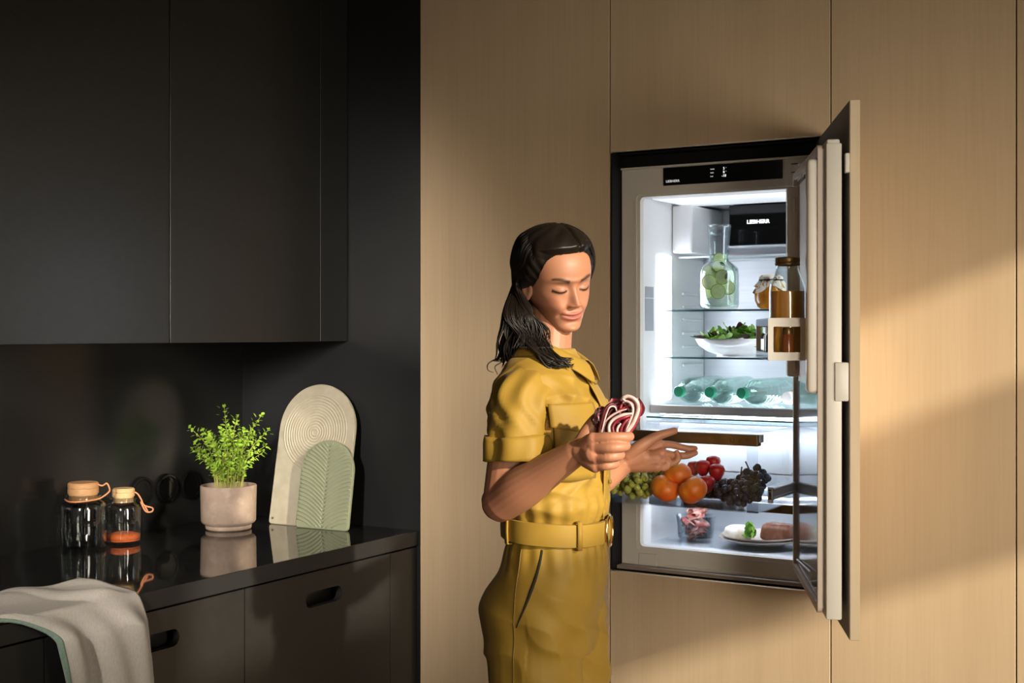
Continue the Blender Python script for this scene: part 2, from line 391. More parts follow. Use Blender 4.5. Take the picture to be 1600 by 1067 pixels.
# (sideways as seen, depth, height) of the stem tips
tips = [(-.012, 0, .235), (.022, .01, .205), (.088, -.01, .205), (-.105, 0, .175), (-.075, .02, .165), (.105, .02, .165), (-.05, -.03, .16), (.05, -.03, .165), (0, -.05, .15), (-.085, -.03, .13), (.085, -.04, .13), (.03, .05, .165), (-.03, .05, .165), (-.1, .0, .11), (.1, .01, .12), (0, .02, .17), (.06, .05, .15), (-.06, .05, .15), (-.03, -.06, .12), (.04, -.06, .12), (.07, 0, .16), (-.06, 0, .14), (.02, -.02, .16), (-.02, .03, .145), (.0, -.07, .10), (-.07, -.05, .09), (.075, -.055, .09), (.09, .03, .10), (-.09, .03, .10),
        (-.045, -.065, .08), (.02, -.075, .075), (.055, -.065, .07), (-.02, -.07, .065), (.03, .0, .13), (-.04, .02, .12)]
for i, (a, b, h) in enumerate(tips):
    base = np.array([px_, py_, pz_ + .112]) + XCv * a * .35 + ZCv * b * .4
    tip = np.array([px_, py_, pz_ + .129]) + XCv * a * 1.08 + ZCv * b + np.array([0, 0, h - .005])
    mid = base * .45 + tip * .55 + XCv * a * -.22 + np.array([0, 0, .012]) + nr.uniform(-.006, .006, 3)
    cur = spline([base, mid, tip], 10)
    st = mk('stem', tube(cur, np.linspace(.0016, .0007, len(cur)), 5), M_STEM, t, True)
    parts = []
    n = int(7 + h * 62)
    for k in range(n):
        u = .18 + .82 * (k + .5) / n; j = min(int(u * (len(cur) - 1)), len(cur) - 2)
        c = cur[j] + (cur[j + 1] - cur[j]) * (u * (len(cur) - 1) - j)
        ax = cur[j + 1] - cur[j]; ax /= np.linalg.norm(ax)
        for s in (0, PI):
            ang = k * 1.57 + s + nr.uniform(-.4, .4)
            side = np.cross(ax, [0.3, 0.2, .9]); side /= np.linalg.norm(side); s2 = np.cross(ax, side)
            d = math.cos(ang) * side + math.sin(ang) * s2 + ax * nr.uniform(.2, .8)
            L = nr.uniform(.009, .0155) * (1.1 if u > .55 else .95)
            off = 0.0 if nr.rand() < .6 else nr.uniform(.004, .014)
            parts.append(leaf_quad(c + d / np.linalg.norm(d) * (.002 + off), d, ax + nr.uniform(-.3, .3, 3), L, L * .72))
    for k in range(4):
        d = np.array([nr.uniform(-1, 1), nr.uniform(-1, 1), .9]); parts.append(leaf_quad(cur[-1], d, np.array([0, 0, 1.]), .009, .007))
    mk('leaf_cluster', join(*parts), M_LEAF, st, kind='stuff')

# two arched boards leaning on the black end wall
M_CREAM = noisy(mat('cream_board', (0.34, 0.305, 0.235), 0.65, spec=0.3), (0.30, 0.265, 0.20), (30, 30, 30), bump=0.05)
M_SAGE = noisy(mat('sage_green_board', (0.175, 0.19, 0.125), 0.65, spec=0.3), (0.17, 0.185, 0.122), (40, 40, 40), bump=0.15)
def arch(wd, h, inset=0.0, n=36):
    r = wd / 2; rc = .012
    p = []
    for k in range(5): a = PI + PI / 2 * k / 4; p.append((-r + rc + rc * math.cos(a), rc + rc * math.sin(a)))
    for k in range(5): a = -PI / 2 + PI / 2 * k / 4; p.append((r - rc + rc * math.cos(a), rc + rc * math.sin(a)))
    for k in range(n + 1): a = PI * k / n; p.append((r * math.cos(a), h - r + r * math.sin(a)))
    return p
def board(name, label, cx, yb, wd, h, lean, yaw, th, m, relief):
    t = thing(name, label, 'board', (cx, yb, 0.9005), 'arched boards leaning in the corner')
    c, s = math.cos(lean), math.sin(lean); cy, sy = math.cos(yaw), math.sin(yaw)
    ux = np.array([cy, sy, 0]); back = np.array([-sy, cy, 0]) ; up = back * s + np.array([0, 0, c]); dep = back * c - np.array([0, 0, s])
    M = frame((cx, yb, 0.9005), ux, dep, up)
    P = arch(wd, h); r0 = .0022
    # body with softened rims
    loops = []
    cen = np.array([0, h * .5])
    for sc, d in ((-r0, 0), (0, r0), (0, th - r0), (-r0, th)):
        L = []
        for i, q in enumerate(P):
            a = np.array(P[i - 1]); b = np.array(P[(i + 1) % len(P)]); tn = b - a; tn /= np.linalg.norm(tn); nn = np.array([tn[1], -tn[0]])
            q2 = np.array(q) + nn * sc; L.append((q2[0], d, q2[1]))
        loops.append(L)
    n = len(P); V = [p for L in loops for p in L]; F = []
    for k in range(3):
        for i in range(n): j = (i + 1) % n; F.append((k * n + i, k * n + j, (k + 1) * n + j, (k + 1) * n + i))
    F.append(tuple(range(n - 1, -1, -1))); F.append(tuple(3 * n + i for i in range(n)))
    mk('slab', xf((V, F), M), m, t, 'auto')
    for rv in relief(wd, h): mk('ridge', xf(rv, M), m, t, True)
    return t, M
def rings(wd, h):
    out = []; c = (-.004, h - wd * .5 - .008)
    for k in range(13):
        r = .010 + k * .0086
        a = np.linspace(0, 2 * PI, 73)[:-1]
        out.append(tube([(c[0] + r * math.cos(q), .0006, c[1] + r * math.sin(q)) for q in a], .0027, 6, closed=True, flat=1, up=(0, 1, 0)))
    return out
def herring(wd, h):
    out = []; r = wd / 2
    for k in range(26):
        z0 = -.02 + k * .0118
        for s in (-1, 1):
            L = []
            for u in np.linspace(0.03, 1, 14):
                x = s * u * (r - .004); z = z0 + .046 * math.sin(u * 1.45) ** .9
                lim = (h - r + math.sqrt(max((r - .004) ** 2 - x * x, 0))) if abs(x) < r - .004 else h - r
                if .004 < z < lim: L.append((x, .0004, z))
            if len(L) > 2: out.append(tube(L, .0030, 6, flat=.8, up=(0, 1, 0)))
    return out
tb, Mb = board('serving_board', 'large cream arched board with engraved rings leaning on the wall', -1.553, -0.112, 0.277, 0.428, R(11), R(3), 0.012, M_CREAM, rings)
mk('hanging_hole', xf(lathe([(.0035, 0), (.0035, .0012), (0, .0012)], 12), Mb @ frame((-.124, -.0012, .018), (1, 0, 0), (0, 0, 1), (0, 1, 0))), M_DARK, tb)
board('serving_board', 'small sage green arched board with leaf ridges, in front of the cream one', -1.481, -0.128, 0.186, 0.262, R(10), R(4), 0.012, M_SAGE, herring)

# tea towel over the front edge of the worktop
M_TOWEL = noisy(mat('grey_linen', (0.50, 0.455, 0.41), 0.95, spec=0.1), (0.44, 0.40, 0.36), (260, 260, 90), 2, .35, .7, bump=0.35, bscale=(420, 420, 420))
M_HEM = noisy(mat('green_hem', (0.22, 0.30, 0.25), 0.95, spec=0.1), (0.17, 0.24, 0.20), (300, 300, 300))
def towel():
    NU, NV = 90, 120
    V = np.zeros((NU, NV, 3))
    edge = CX + 0.006; zt = 0.9035
    for i in range(NU):
        u = i / (NU - 1)                      # 0 left .. 1 right
        for j in range(NV):
            v = j / (NV - 1)                  # 0 back end on the top .. 1 low hem
            Ltop = 0.20 + 0.13 * (1 - u) ** 1.5
            Lh = 0.36
            s = v * (Ltop + Lh)
            # width narrows from the top to the hanging part
            hang = max(0.0, s - Ltop)
            k = min(1.0, max(0.0, (s - Ltop + .10) / .16)); k = k * k * (3 - 2 * k)
            yl = -1.60 * (1 - k) + -1.338 * k + 0.09 * max(0, hang - .02) * (1 if hang > 0 else 0) * 2.2
            yr = -1.070 * (1 - k) + -1.092 * k + 0.055 * math.sin(min(hang / .20, 1.0) * PI / 2) - 0.10 * max(0, hang - .20) ** 1.0
            rc = .06 * (1 - v)
            y = yl + (yr - yl) * u
            f = 0.012 * math.sin(u * 9 + v * 2.2) + 0.007 * math.sin(u * 19 - v * 5 + 1.2) + .006 * math.sin(v * 11 + u * 4)
            if s < Ltop - .012:
                x = edge - (Ltop - s); z = zt + .004 + max(0, f) * .9 + .012 * math.exp(-((s - Ltop * .25) / .05) ** 2) * (0.5 + .5 * math.sin(u * 12 + 1))
                x += .010 * math.sin(u * 7) * (1 - v)
            else:
                a = min(1.0, (s - (Ltop - .012)) / .024); th = a * PI / 2
                x = edge - .012 + .012 * math.sin(th) + .004; z = zt + .004 - .012 * (1 - math.cos(th))
                if a >= 1: z -= (s - Ltop - .012)
                amp = min(1, hang / .06)
                x += max(-.003, (f + .010) * amp * 1.25 + .012 * amp)
                z += .004 * math.sin(u * 11) * amp
                if a < 1: z += max(0, f) * .7 * (1 - a)
            # rounded outline at the right-hand side
            V[i, j] = (x, y, z)
    F = []
    idx = lambda i, j: i * NV + j
    for i in range(NU - 1):
        for j in range(NV - 1): F.append((idx(i, j), idx(i + 1, j), idx(i + 1, j + 1), idx(i, j + 1)))
    return V.reshape(-1, 3), F, NU, NV
tv, tf, NU, NV = towel()
t = thing('tea_towel', 'grey linen towel with green hem hanging over the worktop edge', 'towel', (-1.22, -1.2, 0.90))
cl = mk('cloth', (tv, tf), M_TOWEL, t, True)
sm = cl.modifiers.new('thick', 'SOLIDIFY'); sm.thickness = .0016; sm.offset = 1
hv = tv.reshape(NU, NV, 3)[:5].copy(); hv[:, :, 0] += .0022; hv[:, :, 2] += .0012; hv[0, :, 1] -= .0015
hem = mk('hem', (hv.reshape(-1, 3), [(i * NV + j, (i + 1) * NV + j, (i + 1) * NV + j + 1, i * NV + j + 1) for i in range(4) for j in range(NV - 1)]), M_HEM, t, True)
sm = hem.modifiers.new('thick', 'SOLIDIFY'); sm.thickness = .0012; sm.offset = 1
# ------------------------------------------------------------------ refrigerator
FY = 0.055                                   # front plane of the housing
X0, X1, Z0, Z1 = -0.591, -0.010, 0.848, 1.920
IX0, IX1, IZ0, IZ1, YB = -0.537, -0.062, 0.905, 1.840, 0.497
fr = thing('refrigerator', 'built-in white refrigerator standing open, lit inside', 'refrigerator', (-0.30, FY, Z0))
MY = frame((0, FY, 0), (1, 0, 0), (0, 1, 0), (0, 0, 1))
mk('niche_lining', join(box(-0.5975, -0.5935, 0.001, 0.55, 0.845, 1.956), box(-0.0065, -0.0025, 0.03, 0.55, 0.845, 1.956), box(-0.597, -0.003, 0.024, 0.55, 1.9535, 1.9555), box(-0.597, -0.003, FY + .02, FY + .024, 1.9, 1.955)), M_DARK, fr)
mk('housing', polyplate(rect(X0, X1, Z0, Z1, .004), [rect(IX0, IX1, IZ0, IZ1, .012)], 0.02, MY), M_FRAME, fr)
mk('outer_shell', join(box(X0 + .002, X0 + .006, FY + .02, .53, Z0, Z1), box(X1 - .006, X1 - .002, FY + .02, .53, Z0, Z1), box(X0 + .002, X1 - .002, .525, .53, Z0, Z1)), M_DARK, fr)
mk('top_rail', box(X0, X1, FY - .010, FY, 1.9145, Z1, .002), M_FRAME, fr)
mk('bottom_rail', box(X0, X1, .0215, FY, Z0 - .0025, Z0 + .008, .002), mat('brown_base_rail', (.24, .19, .15), .5), fr)
mk('gasket_step', polyplate(rect(IX0 - .016, IX1 + .016, IZ0 - .016, IZ1 + .012, .01), [rect(IX0 - .009, IX1 + .009, IZ0 - .009, IZ1 + .006, .01)], .003, frame((0, FY - .003, 0), (1, 0, 0), (0, 1, 0), (0, 0, 1))), M_FRAME, fr)
mk('foot_cover', join(box(X0 + .05, X0 + .105, FY - .004, FY, Z0 + .004, Z0 + .040, .003), box(X0 + .13, X1 - .06, FY - .006, FY, Z0 + .004, Z0 + .014, .003)), M_FRAME, fr)
# liner: five inside faces
th = .006
mk('liner', join(box(IX0 - th, IX0, FY + .02, YB, IZ0, IZ1), box(IX1, IX1 + th, FY + .02, YB, IZ0, IZ1), box(IX0, IX1, FY + .02, YB, IZ0 - th, IZ0), box(IX0, IX1, FY + .02, YB, IZ1, IZ1 + th), box(IX0 - th, IX1 + th, YB, YB + th, IZ0 - th, IZ1 + th)), M_WHITE, fr)
mk('back_panel', box(IX0 + .004, IX1 - .004, YB - .006, YB - .001, 1.30, IZ1 - .004, .001, 1), M_STEEL, fr)
mk('air_duct', box(IX0 + .001, IX0 + .062, .26, YB - .007, 1.700, IZ1 - .006, .006), M_WHITE, fr)
mk('duct_ledge', box(IX0 + .03, IX1 - .01, .44, YB - .007, 1.685, 1.692, .002, 1), M_STEEL, fr)
# control panel with lettering
cp = mk('control_panel', box(-0.468, -0.140, FY - .0045, FY - .0002, 1.8665, 1.9135, .001, 1), M_GLOSSBLK, fr)
def TX(x, z, y=FY - .0050): return frame((x, y, z), (1, 0, 0), (0, 0, 1), (0, -1, 0))
text_mesh('brand_lettering', 'LIEBHERR', .0088, M_TEXT2, cp, TX(-.440, 1.8770), .0002, 1.05)
for k, (s, n) in enumerate(((.0108, '5'), (.0084, '0'), (.0066, '-18'))):
    z = 1.9015 - k * .0094
    mk('display_mark', join(*[box(-.3335 + q, -.3335 + q + .0014, FY - .0052, FY - .0047, z - .0012, z + (.0018 if j % 3 == 0 else .0010)) for j, q in enumerate(np.arange(0, s, .0019))]), M_TEXT2, cp)
    text_mesh('display_value', n, .0092, M_TEXT, cp, TX(-.2965, z), .0001)
    text_mesh('display_unit', '\u00b0', .007, M_TEXT2, cp, TX(-.2905, z))
mk('hinge_slot', join(box(-.118, -.085, FY - .0012, FY + .001, 1.9005, 1.9025), box(-.118, -.085, FY - .0012, FY + .001, 1.8795, 1.8815)), M_DARK, fr)
mk('hinge_bracket', join(box(-.092, -.022, FY - .03, FY - .001, 1.894, 1.902, .002), tube([(-.05, FY - .02, 1.86), (-.05, FY - .02, 1.902)], .006, 10)), M_STEEL, fr)
mk('hinge_bracket', join(box(-.10, -.045, FY - .012, FY - .001, .858, .892, .003), tube([(-.055, FY - .02, .855), (-.055, FY - .02, .885)], .006, 10)), M_FRAME, fr)
# black module at the back with lit lettering
bmod = mk('water_module', box(-.405, -.10, .36, YB - .008, 1.722, 1.836, .003), M_GLOSSBLK, fr)
k_ = (.36 - (-3.1398)) / (.497 - (-3.1398))
mk('module_trim', box(-.405, -.10, .352, .40, 1.7165, 1.7215, .001, 1), M_STEEL, fr)
text_mesh('brand_lettering', 'LIEBHERR', .0145, M_TEXT, bmod, TX(-.318, 1.787, .3590), .0006, 1.08)
# light column in the left wall, drawer lights, added fill glows
lc = mk('light_column', box(IX0 + .0005, IX0 + .003, .165, .255, 1.292, 1.690, .001, 1), M_LED, fr)
mk('light_bar', box(IX0 + .02, IX1 - .02, .09, .33, IZ1 - .004, IZ1 - .001), emit('cold_led_wide', (0.84, 0.90, 1.0), 0.45), fr)  # glowing sheet added to brighten the ceiling, not a fitted lamp
mk('drawer_light', box(IX0 + .06, IX1 - .06, .36, .40, 1.252, 1.255), M_LED2, fr)
mk('drawer_light', box(IX0 + .06, IX1 - .06, .30, .34, 1.046, 1.049), M_LED2, fr)
mk('light_column', box(IX1 - .003, IX1 - .0005, .12, .21, 1.35, 1.80, .001, 1), emit('cold_led_side', (0.83, 0.90, 1.0), 7.0), fr)  # strip added out of sight behind the door to brighten the left wall
M_LED3 = emit('cold_led_ceiling', (0.88, 0.93, 1.0), 2.2)
mk('drawer_light', box(IX0 + .03, IX1 - .03, .118, .150, 1.2555, 1.2575), M_LED, fr)  # added strip hidden behind the shelf bar, brightens the pulled-out drawer
mk('drawer_light', box(IX0 + .03, IX1 - .03, .112, .145, 1.0465, 1.0485), M_LED, fr)  # added strip hidden under the divider, brightens the lower drawer
mk('wall_label', join(box(IX0 + .0002, IX0 + .0010, .086, .139, 1.572, 1.602), box(IX0 + .0002, IX0 + .0010, .086, .139, 1.482, 1.570)), M_GREYP, fr)
for side, xx in ((0, IX0), (1, IX1)):
    for z in (1.600, 1.562, 1.525, 1.487, 1.448, 1.395, 1.350):
        a, b = (xx, xx + .008) if side == 0 else (xx - .008, xx)
        mk('shelf_ledge', box(a, b, .33, .47, z - .016, z - .008, .002, 1), M_WHITE, fr)
# glass shelves
for z in (1.692, 1.540, 1.410):
    yf = .205 if z < 1.6 else .30
    s = mk('shelf', box(IX0 + .006, IX1 - .006, yf, .485, z - .0045, z - .0005), M_SHELF, fr)
    mk('shelf_edge', box(IX0 + .006, IX1 - .006, yf - .0025, yf - .0001, z - .0050, z), M_STEEL if z > 1.6 else M_TEAL, s)
sh = mk('shelf', box(IX0 + .004, IX1 - .004, .13, .485, 1.2745, 1.2795), M_SHELF, fr)
mk('shelf_front_bar', box(IX0 + .002, IX1 - .002, .112, .1295, 1.258, 1.2815, .003), M_STEEL, sh)
lid = mk('drawer_lid', box(IX0 + .01, IX1 - .01, .07, .48, 1.2495, 1.2525), M_SHELF, fr)
mk('lid_edge', box(IX0 + .012, IX1 - .012, .0685, .0699, 1.2490, 1.2530), M_TEAL, lid)
mk('divider_shelf', box(IX0 + .004, IX1 - .004, .10, .485, 1.050, 1.056), M_SHELF, fr)

# pulled-out drawer: clear box, bronze handle
DX0, DX1, DY0, DY1, DZ0, DZ1 = -0.508, -0.094, -0.240, 0.300, 1.062, 1.2165
dr = mk('drawer', join(box(DX0, DX0 + .003, DY0 + .004, DY1, DZ0, DZ1 - .01), box(DX1 - .003, DX1, DY0 + .004, DY1, DZ0, DZ1 - .01), box(DX0, DX1, DY0 + .004, DY1, DZ0 - .003, DZ0)), M_PLASTIC, fr)
mk('drawer_front', box(DX0, DX1, DY0, DY0 + .004, DZ0 - .003, DZ1, .0012, 1), M_PLASTIC, dr)
hd = mk('drawer_handle', box(DX0, DX1 + .001, DY0 - .013, DY0 + .012, DZ1 - .002, DZ1 + .0245, .002), M_BRONZE, dr)
mk('drawer_cover', box(DX0 + .004, DX1 - .004, DY0 + .014, DY1, DZ1 + .0255, DZ1 + .0285, .001, 1), M_PLASTIC, dr)
M_PRINT = mat('dark_print', (0.06, 0.045, 0.03), 0.5)
mk('handle_symbol', join(box(-.160, -.150, DY0 - .0138, DY0 - .0131, DZ1 + .006, DZ1 + .0075), box(-.160, -.1585, DY0 - .0138, DY0 - .0131, DZ1 + .006, DZ1 + .016), box(-.1515, -.150, DY0 - .0138, DY0 - .0131, DZ1 + .006, DZ1 + .016)), M_PRINT, dr)
mk('handle_symbol', xf(tube([(.0045 * math.cos(a), .0045 * math.sin(a), 0) for a in np.linspace(0, 2 * PI, 19)[:-1]], .0008, 5, closed=True), frame((-.118, DY0 - .0134, DZ1 + .0105), (1, 0, 0), (0, 0, 1), (0, -1, 0))), M_PRINT, dr)
mk('handle_symbol', tube([(-.139, DY0 - .0134, DZ1 + .006), (-.131, DY0 - .0134, DZ1 + .014)], .0009, 5), M_PRINT, dr)
M_FROST = mat('frosted_white', (0.88, 0.90, 0.93), 0.5)
mk('side_profile', join(box(DX1 - .030, DX1 - .004, DY0 - .001, DY0 + .006, DZ0 - .004, DZ1 - .001, .001, 1), box(DX0 + .004, DX0 + .030, DY0 - .001, DY0 + .006, DZ0 - .004, DZ1 - .001, .001, 1)), clear('profile_plastic', (.86, .88, .93), .015, .25, .25, (.8, .85, 1), 5.0), dr)
Mt = frame((0, .06, 1.150), (1, 0, 0), (0, .75, .66), (0, -.66, .75))
mk('tilted_tray', join(xf(box(DX0 + .02, DX1 - .02, -.10, .12, -.002, .002, .001, 1), frame((0, .13, 1.172), (1, 0, 0), (0, .85, .53), (0, -.53, .85)))), M_FROST, dr)
mk('back_wall', box(DX0, DX1, DY1 - .004, DY1, DZ0, DZ1 - .01), M_FROST, dr)
mk('handle_end_cap', box(DX1 + .001, DX1 + .006, DY0 - .008, DY0 + .016, DZ1 + .006, DZ1 + .025, .002), M_GREYP, dr)
for s in (0, 1):
    a, b = (DX1 + .004, DX1 + .016) if s else (DX0 - .016, DX0 - .004)
    mk('rail', join(box(a, b, DY0 + .045, .30, 1.085, 1.092, .0015, 1), box(a, b, DY0 + .045, .30, 1.105, 1.112, .0015, 1), box(a + .003, b - .003, DY0 + .045, .30, 1.092, 1.105), box(a, b, DY0 + .045, DY0 + .052, 1.078, 1.115)), M_WHITE, dr)
# lower drawer
EX0, EX1, EY0, EY1, EZ0, EZ1 = -0.520, -0.080, 0.085, 0.47, 0.912, 1.016
d2 = mk('drawer', join(box(EX0, EX0 + .003, EY0 + .003, EY1, EZ0, EZ1), box(EX1 - .003, EX1, EY0 + .003, EY1, EZ0, EZ1), box(EX0, EX1, EY0, EY1, EZ0 - .003, EZ0), box(EX0, EX1, EY1 - .003, EY1, EZ0, EZ1)), M_PLASTIC, fr)
mk('drawer_front', box(EX0, EX1, EY0, EY0 + .003, EZ0, EZ1, .001, 1), M_PLASTIC, d2)
mk('drawer_handle', box(EX0, EX1, EY0 - .012, EY0 + .010, EZ1 + .001, EZ1 + .024, .002), M_BRONZE, d2)
for x in (-.155, -.125, -.10):
    mk('handle_symbol', xf(tube([(.004 * math.cos(a), .004 * math.sin(a), 0) for a in np.linspace(0, 2 * PI, 17)[:-1]], .0008, 5, closed=True), frame((x, EY0 - .0124, EZ1 + .012), (1, 0, 0), (0, 0, 1), (0, -1, 0))), M_PRINT, d2)

# the door, standing 114 degrees open
DA = np.array([.411, -.911, 0]); DA /= np.linalg.norm(DA); DN = np.array([DA[1], -DA[0], 0]); DP = np.array([-.0466, .0448, 0])
MD = frame(DP, DA, DN, (0, 0, 1))          # (along from hinge, towards the inside, up)
def dbox(a0, a1, n0, n1, z0, z1, b=0.0, seg=2): return xf(box(a0, a1, n0, n1, z0, z1, b, seg), MD)
door = mk('door', join(dbox(.012, .569, .016, .048, .887, 1.868, .004), dbox(.012, .566, .020, .046, .889, 1.876, .003), dbox(.03, .55, .046, .0545, .905, 1.86, .003)), M_FRAME, fr, 'auto')
wp = mk('front_panel', dbox(-.028, .567, -.0205, 0.0, .8455, 1.956, .001, 1), M_WOODEDGE, door)
mk('panel_inner_face', dbox(-.026, .5655, .0001, .0012, .8475, 1.954), mat('grey_brown_panel_back', (.10, .085, .075), .55), door)
mk('gasket', polyplate(rect(.030, .560, .898, 1.866, .012), [rect(.048, .548, .912, 1.852, .010)], .009, MD @ frame((0, .0548, 0), (1, 0, 0), (0, 1, 0), (0, 0, 1))), mat('gasket_rubber', (.46, .38, .31), .5), door)
mk('inner_lining', dbox(.052, .544, .0548, .0562, .916, 1.845), mat('polished_door_lining', (.40, .41, .43), .12, metal=.75), door)
mk('liner_ridge', dbox(.512, .556, .056, .0850, 1.352, 1.838, .009, 3), M_FRAME, door, 'auto')
rdg = mk('liner_ridge', dbox(.088, .125, .056, .086, 1.372, 1.828, .006, 3), M_FRAME, door, 'auto')
mk('liner_ridge', dbox(.125, .512, .056, .060, 1.362, 1.83, .002), M_FRAME, door)
mk('rack_stud', join(*[dbox(.124, .131, .066, .074, z, z + .034, .003) for z in (1.765, 1.695, 1.620, 1.385)]), M_FRAME, door, 'auto')
mk('panel_clip', join(dbox(.545, .575, .003, .031, 1.337, 1.417, .003)), M_FRAME, door, 'auto')
mk('panel_tab', dbox(.556, .574, .001, .010, 1.806, 1.846, .002), M_FRAME, door)
mk('lower_hinge_rod', xf(join(tube([(.10, .060, .93), (.40, .062, .955)], .0022, 8)), MD), M_STEEL, door)
# bottle rack hung in the door
rk = mk('door_rack', join(dbox(.13, .498, .060, .160, 1.4185, 1.4215), dbox(.13, .498, .058, .061, 1.4215, 1.50)), M_PLASTIC, door)
MR = MD @ frame((.494, 0, 0), (0, 1, 0), (-1, 0, 0), (0, 0, 1))
mk('rack_end', polyplate(rect(.080, .160, 1.4185, 1.509, .003), [rect(.0925, .149, 1.436, 1.4905, .002)], -.006, MR), M_FRAME, rk)
mk('rack_end', polyplate(rect(.080, .160, 1.4185, 1.509, .003), [rect(.0925, .149, 1.436, 1.4905, .002)], .006, MD @ frame((.132, 0, 0), (0, 1, 0), (1, 0, 0), (0, 0, 1))), M_FRAME, rk)
mk('rack_rim', join(dbox(.13, .492, .155, .160, 1.4915, 1.509, .0015, 1), dbox(.13, .492, .155, .160, 1.4185, 1.436, .0015, 1)), clear('grey_rack_rim', (.42, .47, .52), .12, .5, .1), rk)

# ------------------------------------------------------------------ food and drink
def at_door(a, n, z): return DP + DA * a + DN * n + np.array([0, 0, z])
M_JUICE = noisy(mat('orange_juice', (0.70, 0.29, 0.02), 0.35), (0.62, 0.24, 0.015), (60, 60, 12))
M_CAPD = noisy(mat('dark_bronze_cap', (0.10, 0.065, 0.025), 0.35, metal=.6), (.16, .10, .03), (80, 80, 4))
p = at_door(.425, .113, 1.4218)
t = thing('juice_bottle', 'square-shouldered glass bottle of orange juice in the door rack', 'bottle', tuple(p))
hb = .200
mk('glass_body', lathe([(0, 0), (.034, 0), (.038, .004), (.039, .01), (.039, .145), (.0375, .158), (.030, .178), (.0245, .192), (.0235, hb), (.0245, hb + .002), (.0222, hb + .002), (.0225, .193), (.028, .177), (.0355, .157), (.037, .145), (.037, .01), (0, .006)], 40, p), M_GLASS, t, True)
mk('juice', lathe([(0, .0065), (.035, .0065), (.0365, .012), (.0365, .1455), (0, .1455)], 36, p), M_JUICE, t, 'auto')
mk('screw_cap', lathe([(.0262, hb + .001), (.0270, hb + .003), (.0270, hb + .006), (.0262, hb + .008), (.0268, hb + .010), (.0265, hb + .017), (.024, hb + .019), (0, hb + .019)], 40, p), M_CAPD, t, 'auto')
M_SAUCE = mat('brown_sauce', (.22, .06, .012), .2); M_SAUCE2 = mat('dark_sauce', (.02, .012, .008), .2); M_MUST = mat('mustard_yellow', (.50, .27, .02), .3)
for a, n, r, h, m, lab in ((.465, .106, .021, .056, M_SAUCE, 'small jar of red-brown sauce at the near end of the door rack'), (.335, .135, .018, .060, M_SAUCE2, 'small dark sauce jar behind the juice bottle in the door rack'), (.255, .125, .026, .058, M_MUST, 'mustard yellow jar at the back of the door rack')):
    p = at_door(a, n, 1.4218)
    if a > .46: p = at_door(.4705, .116, 1.4218); r = .013
    t = thing('condiment_jar', lab, 'jar', tuple(p), 'small jars in the door rack')
    mk('glass_body', lathe([(0, 0), (r * .95, 0), (r, .004), (r, h * .8), (r * .85, h * .9), (r * .8, h), (0, h)], 24, p), m, t, True)
    mk('lid', lathe([(r * .86, h * .93), (r * .88, h), (r * .88, h + .008), (r * .8, h + .010), (0, h + .010)], 24, p), M_CAPD, t, 'auto')

# lime water carafe
M_LIME = noisy(mat('lime_flesh', (0.80, 0.82, 0.38), 0.35), (0.88, 0.90, 0.62), (120, 120, 120))
M_RIND = mat('lime_rind', (0.36, 0.52, 0.10), .4); M_MINT = mat('mint_leaf', (0.03, 0.12, 0.015), .45)
M_WATER = clear('lime_water', (.90, .955, .86), .03, .30, .03, (.95, 1, .92))
c = np.array([-.388, .245, 1.5408])
t = thing('carafe', 'glass carafe of water with lime slices and mint on the top shelf', 'carafe', tuple(c))
mk('glass_body', lathe([(0, 0), (.044, 0), (.051, .004), (.0545, .014), (.0545, .098), (.052, .112), (.040, .124), (.0285, .132), (.0265, .142), (.0290, .190), (.0320, .222), (.0335, .232), (.0320, .232), (.0305, .222), (.0275, .190), (.025, .142), (.0275, .131), (.039, .122), (.050, .110), (.0525, .098), (.0525, .014), (0, .006)], 48, c), M_GLASS, t, True)
mk('stopper', lathe([(.0295, .216), (.0285, .205), (.010, .203), (0, .203)], 32, c), M_GLASS, t, True)
mk('water', lathe([(0, .0065), (.050, .0065), (.0518, .016), (.0518, .098), (.049, .110), (.038, .121), (.027, .131), (.0248, .142), (.0252, .152), (0, .152)], 40, c), M_WATER, t, True)
lrng = np.random.RandomState(5)
for k, (dx, dy, z, tilt) in enumerate(((.012, -.040, .048, .1), (-.014, -.036, .074, .3), (.022, -.034, .088, -.3), (-.02, -.02, .100, .5), (.004, -.018, .118, .2), (.028, -.01, .060, .6), (-.03, -.01, .05, -.5), (.0, -.0, .138, .1))):
    r = .021 if z < .11 else .017
    nrm = np.array([.45 + tilt * .8, -.85, tilt * .5]); nrm /= np.linalg.norm(nrm); u = np.cross(nrm, [0, 0, 1]); u /= np.linalg.norm(u); v = np.cross(u, nrm)
    Ms = frame(c + np.array([dx * .86 - 0, dx * .5 + dy, z]), u, v, nrm)
    s = mk('lime_slice', xf(lathe([(0, -.002), (r * .9, -.002), (r * .9, .002), (0, .002)], 24), Ms), M_LIME, t)
    mk('rind', xf(lathe([(r * .9, -.0021), (r, -.0018), (r, .0018), (r * .9, .0021)], 24), Ms), M_RIND, s)
for k, (dx, z, rz) in enumerate(((.036, .088, 1.3), (.024, .124, -.6))):
    d = np.array([math.cos(rz) * .86, math.cos(rz) * .5, math.sin(rz)])
    V, F = leaf_quad(c + np.array([dx * .86, dx * .5 - .044, z]) - d * .008, d, np.array([.45, -.85, .1]), .020, .010)
    mk('mint_leaf', (V, F), M_MINT, t)

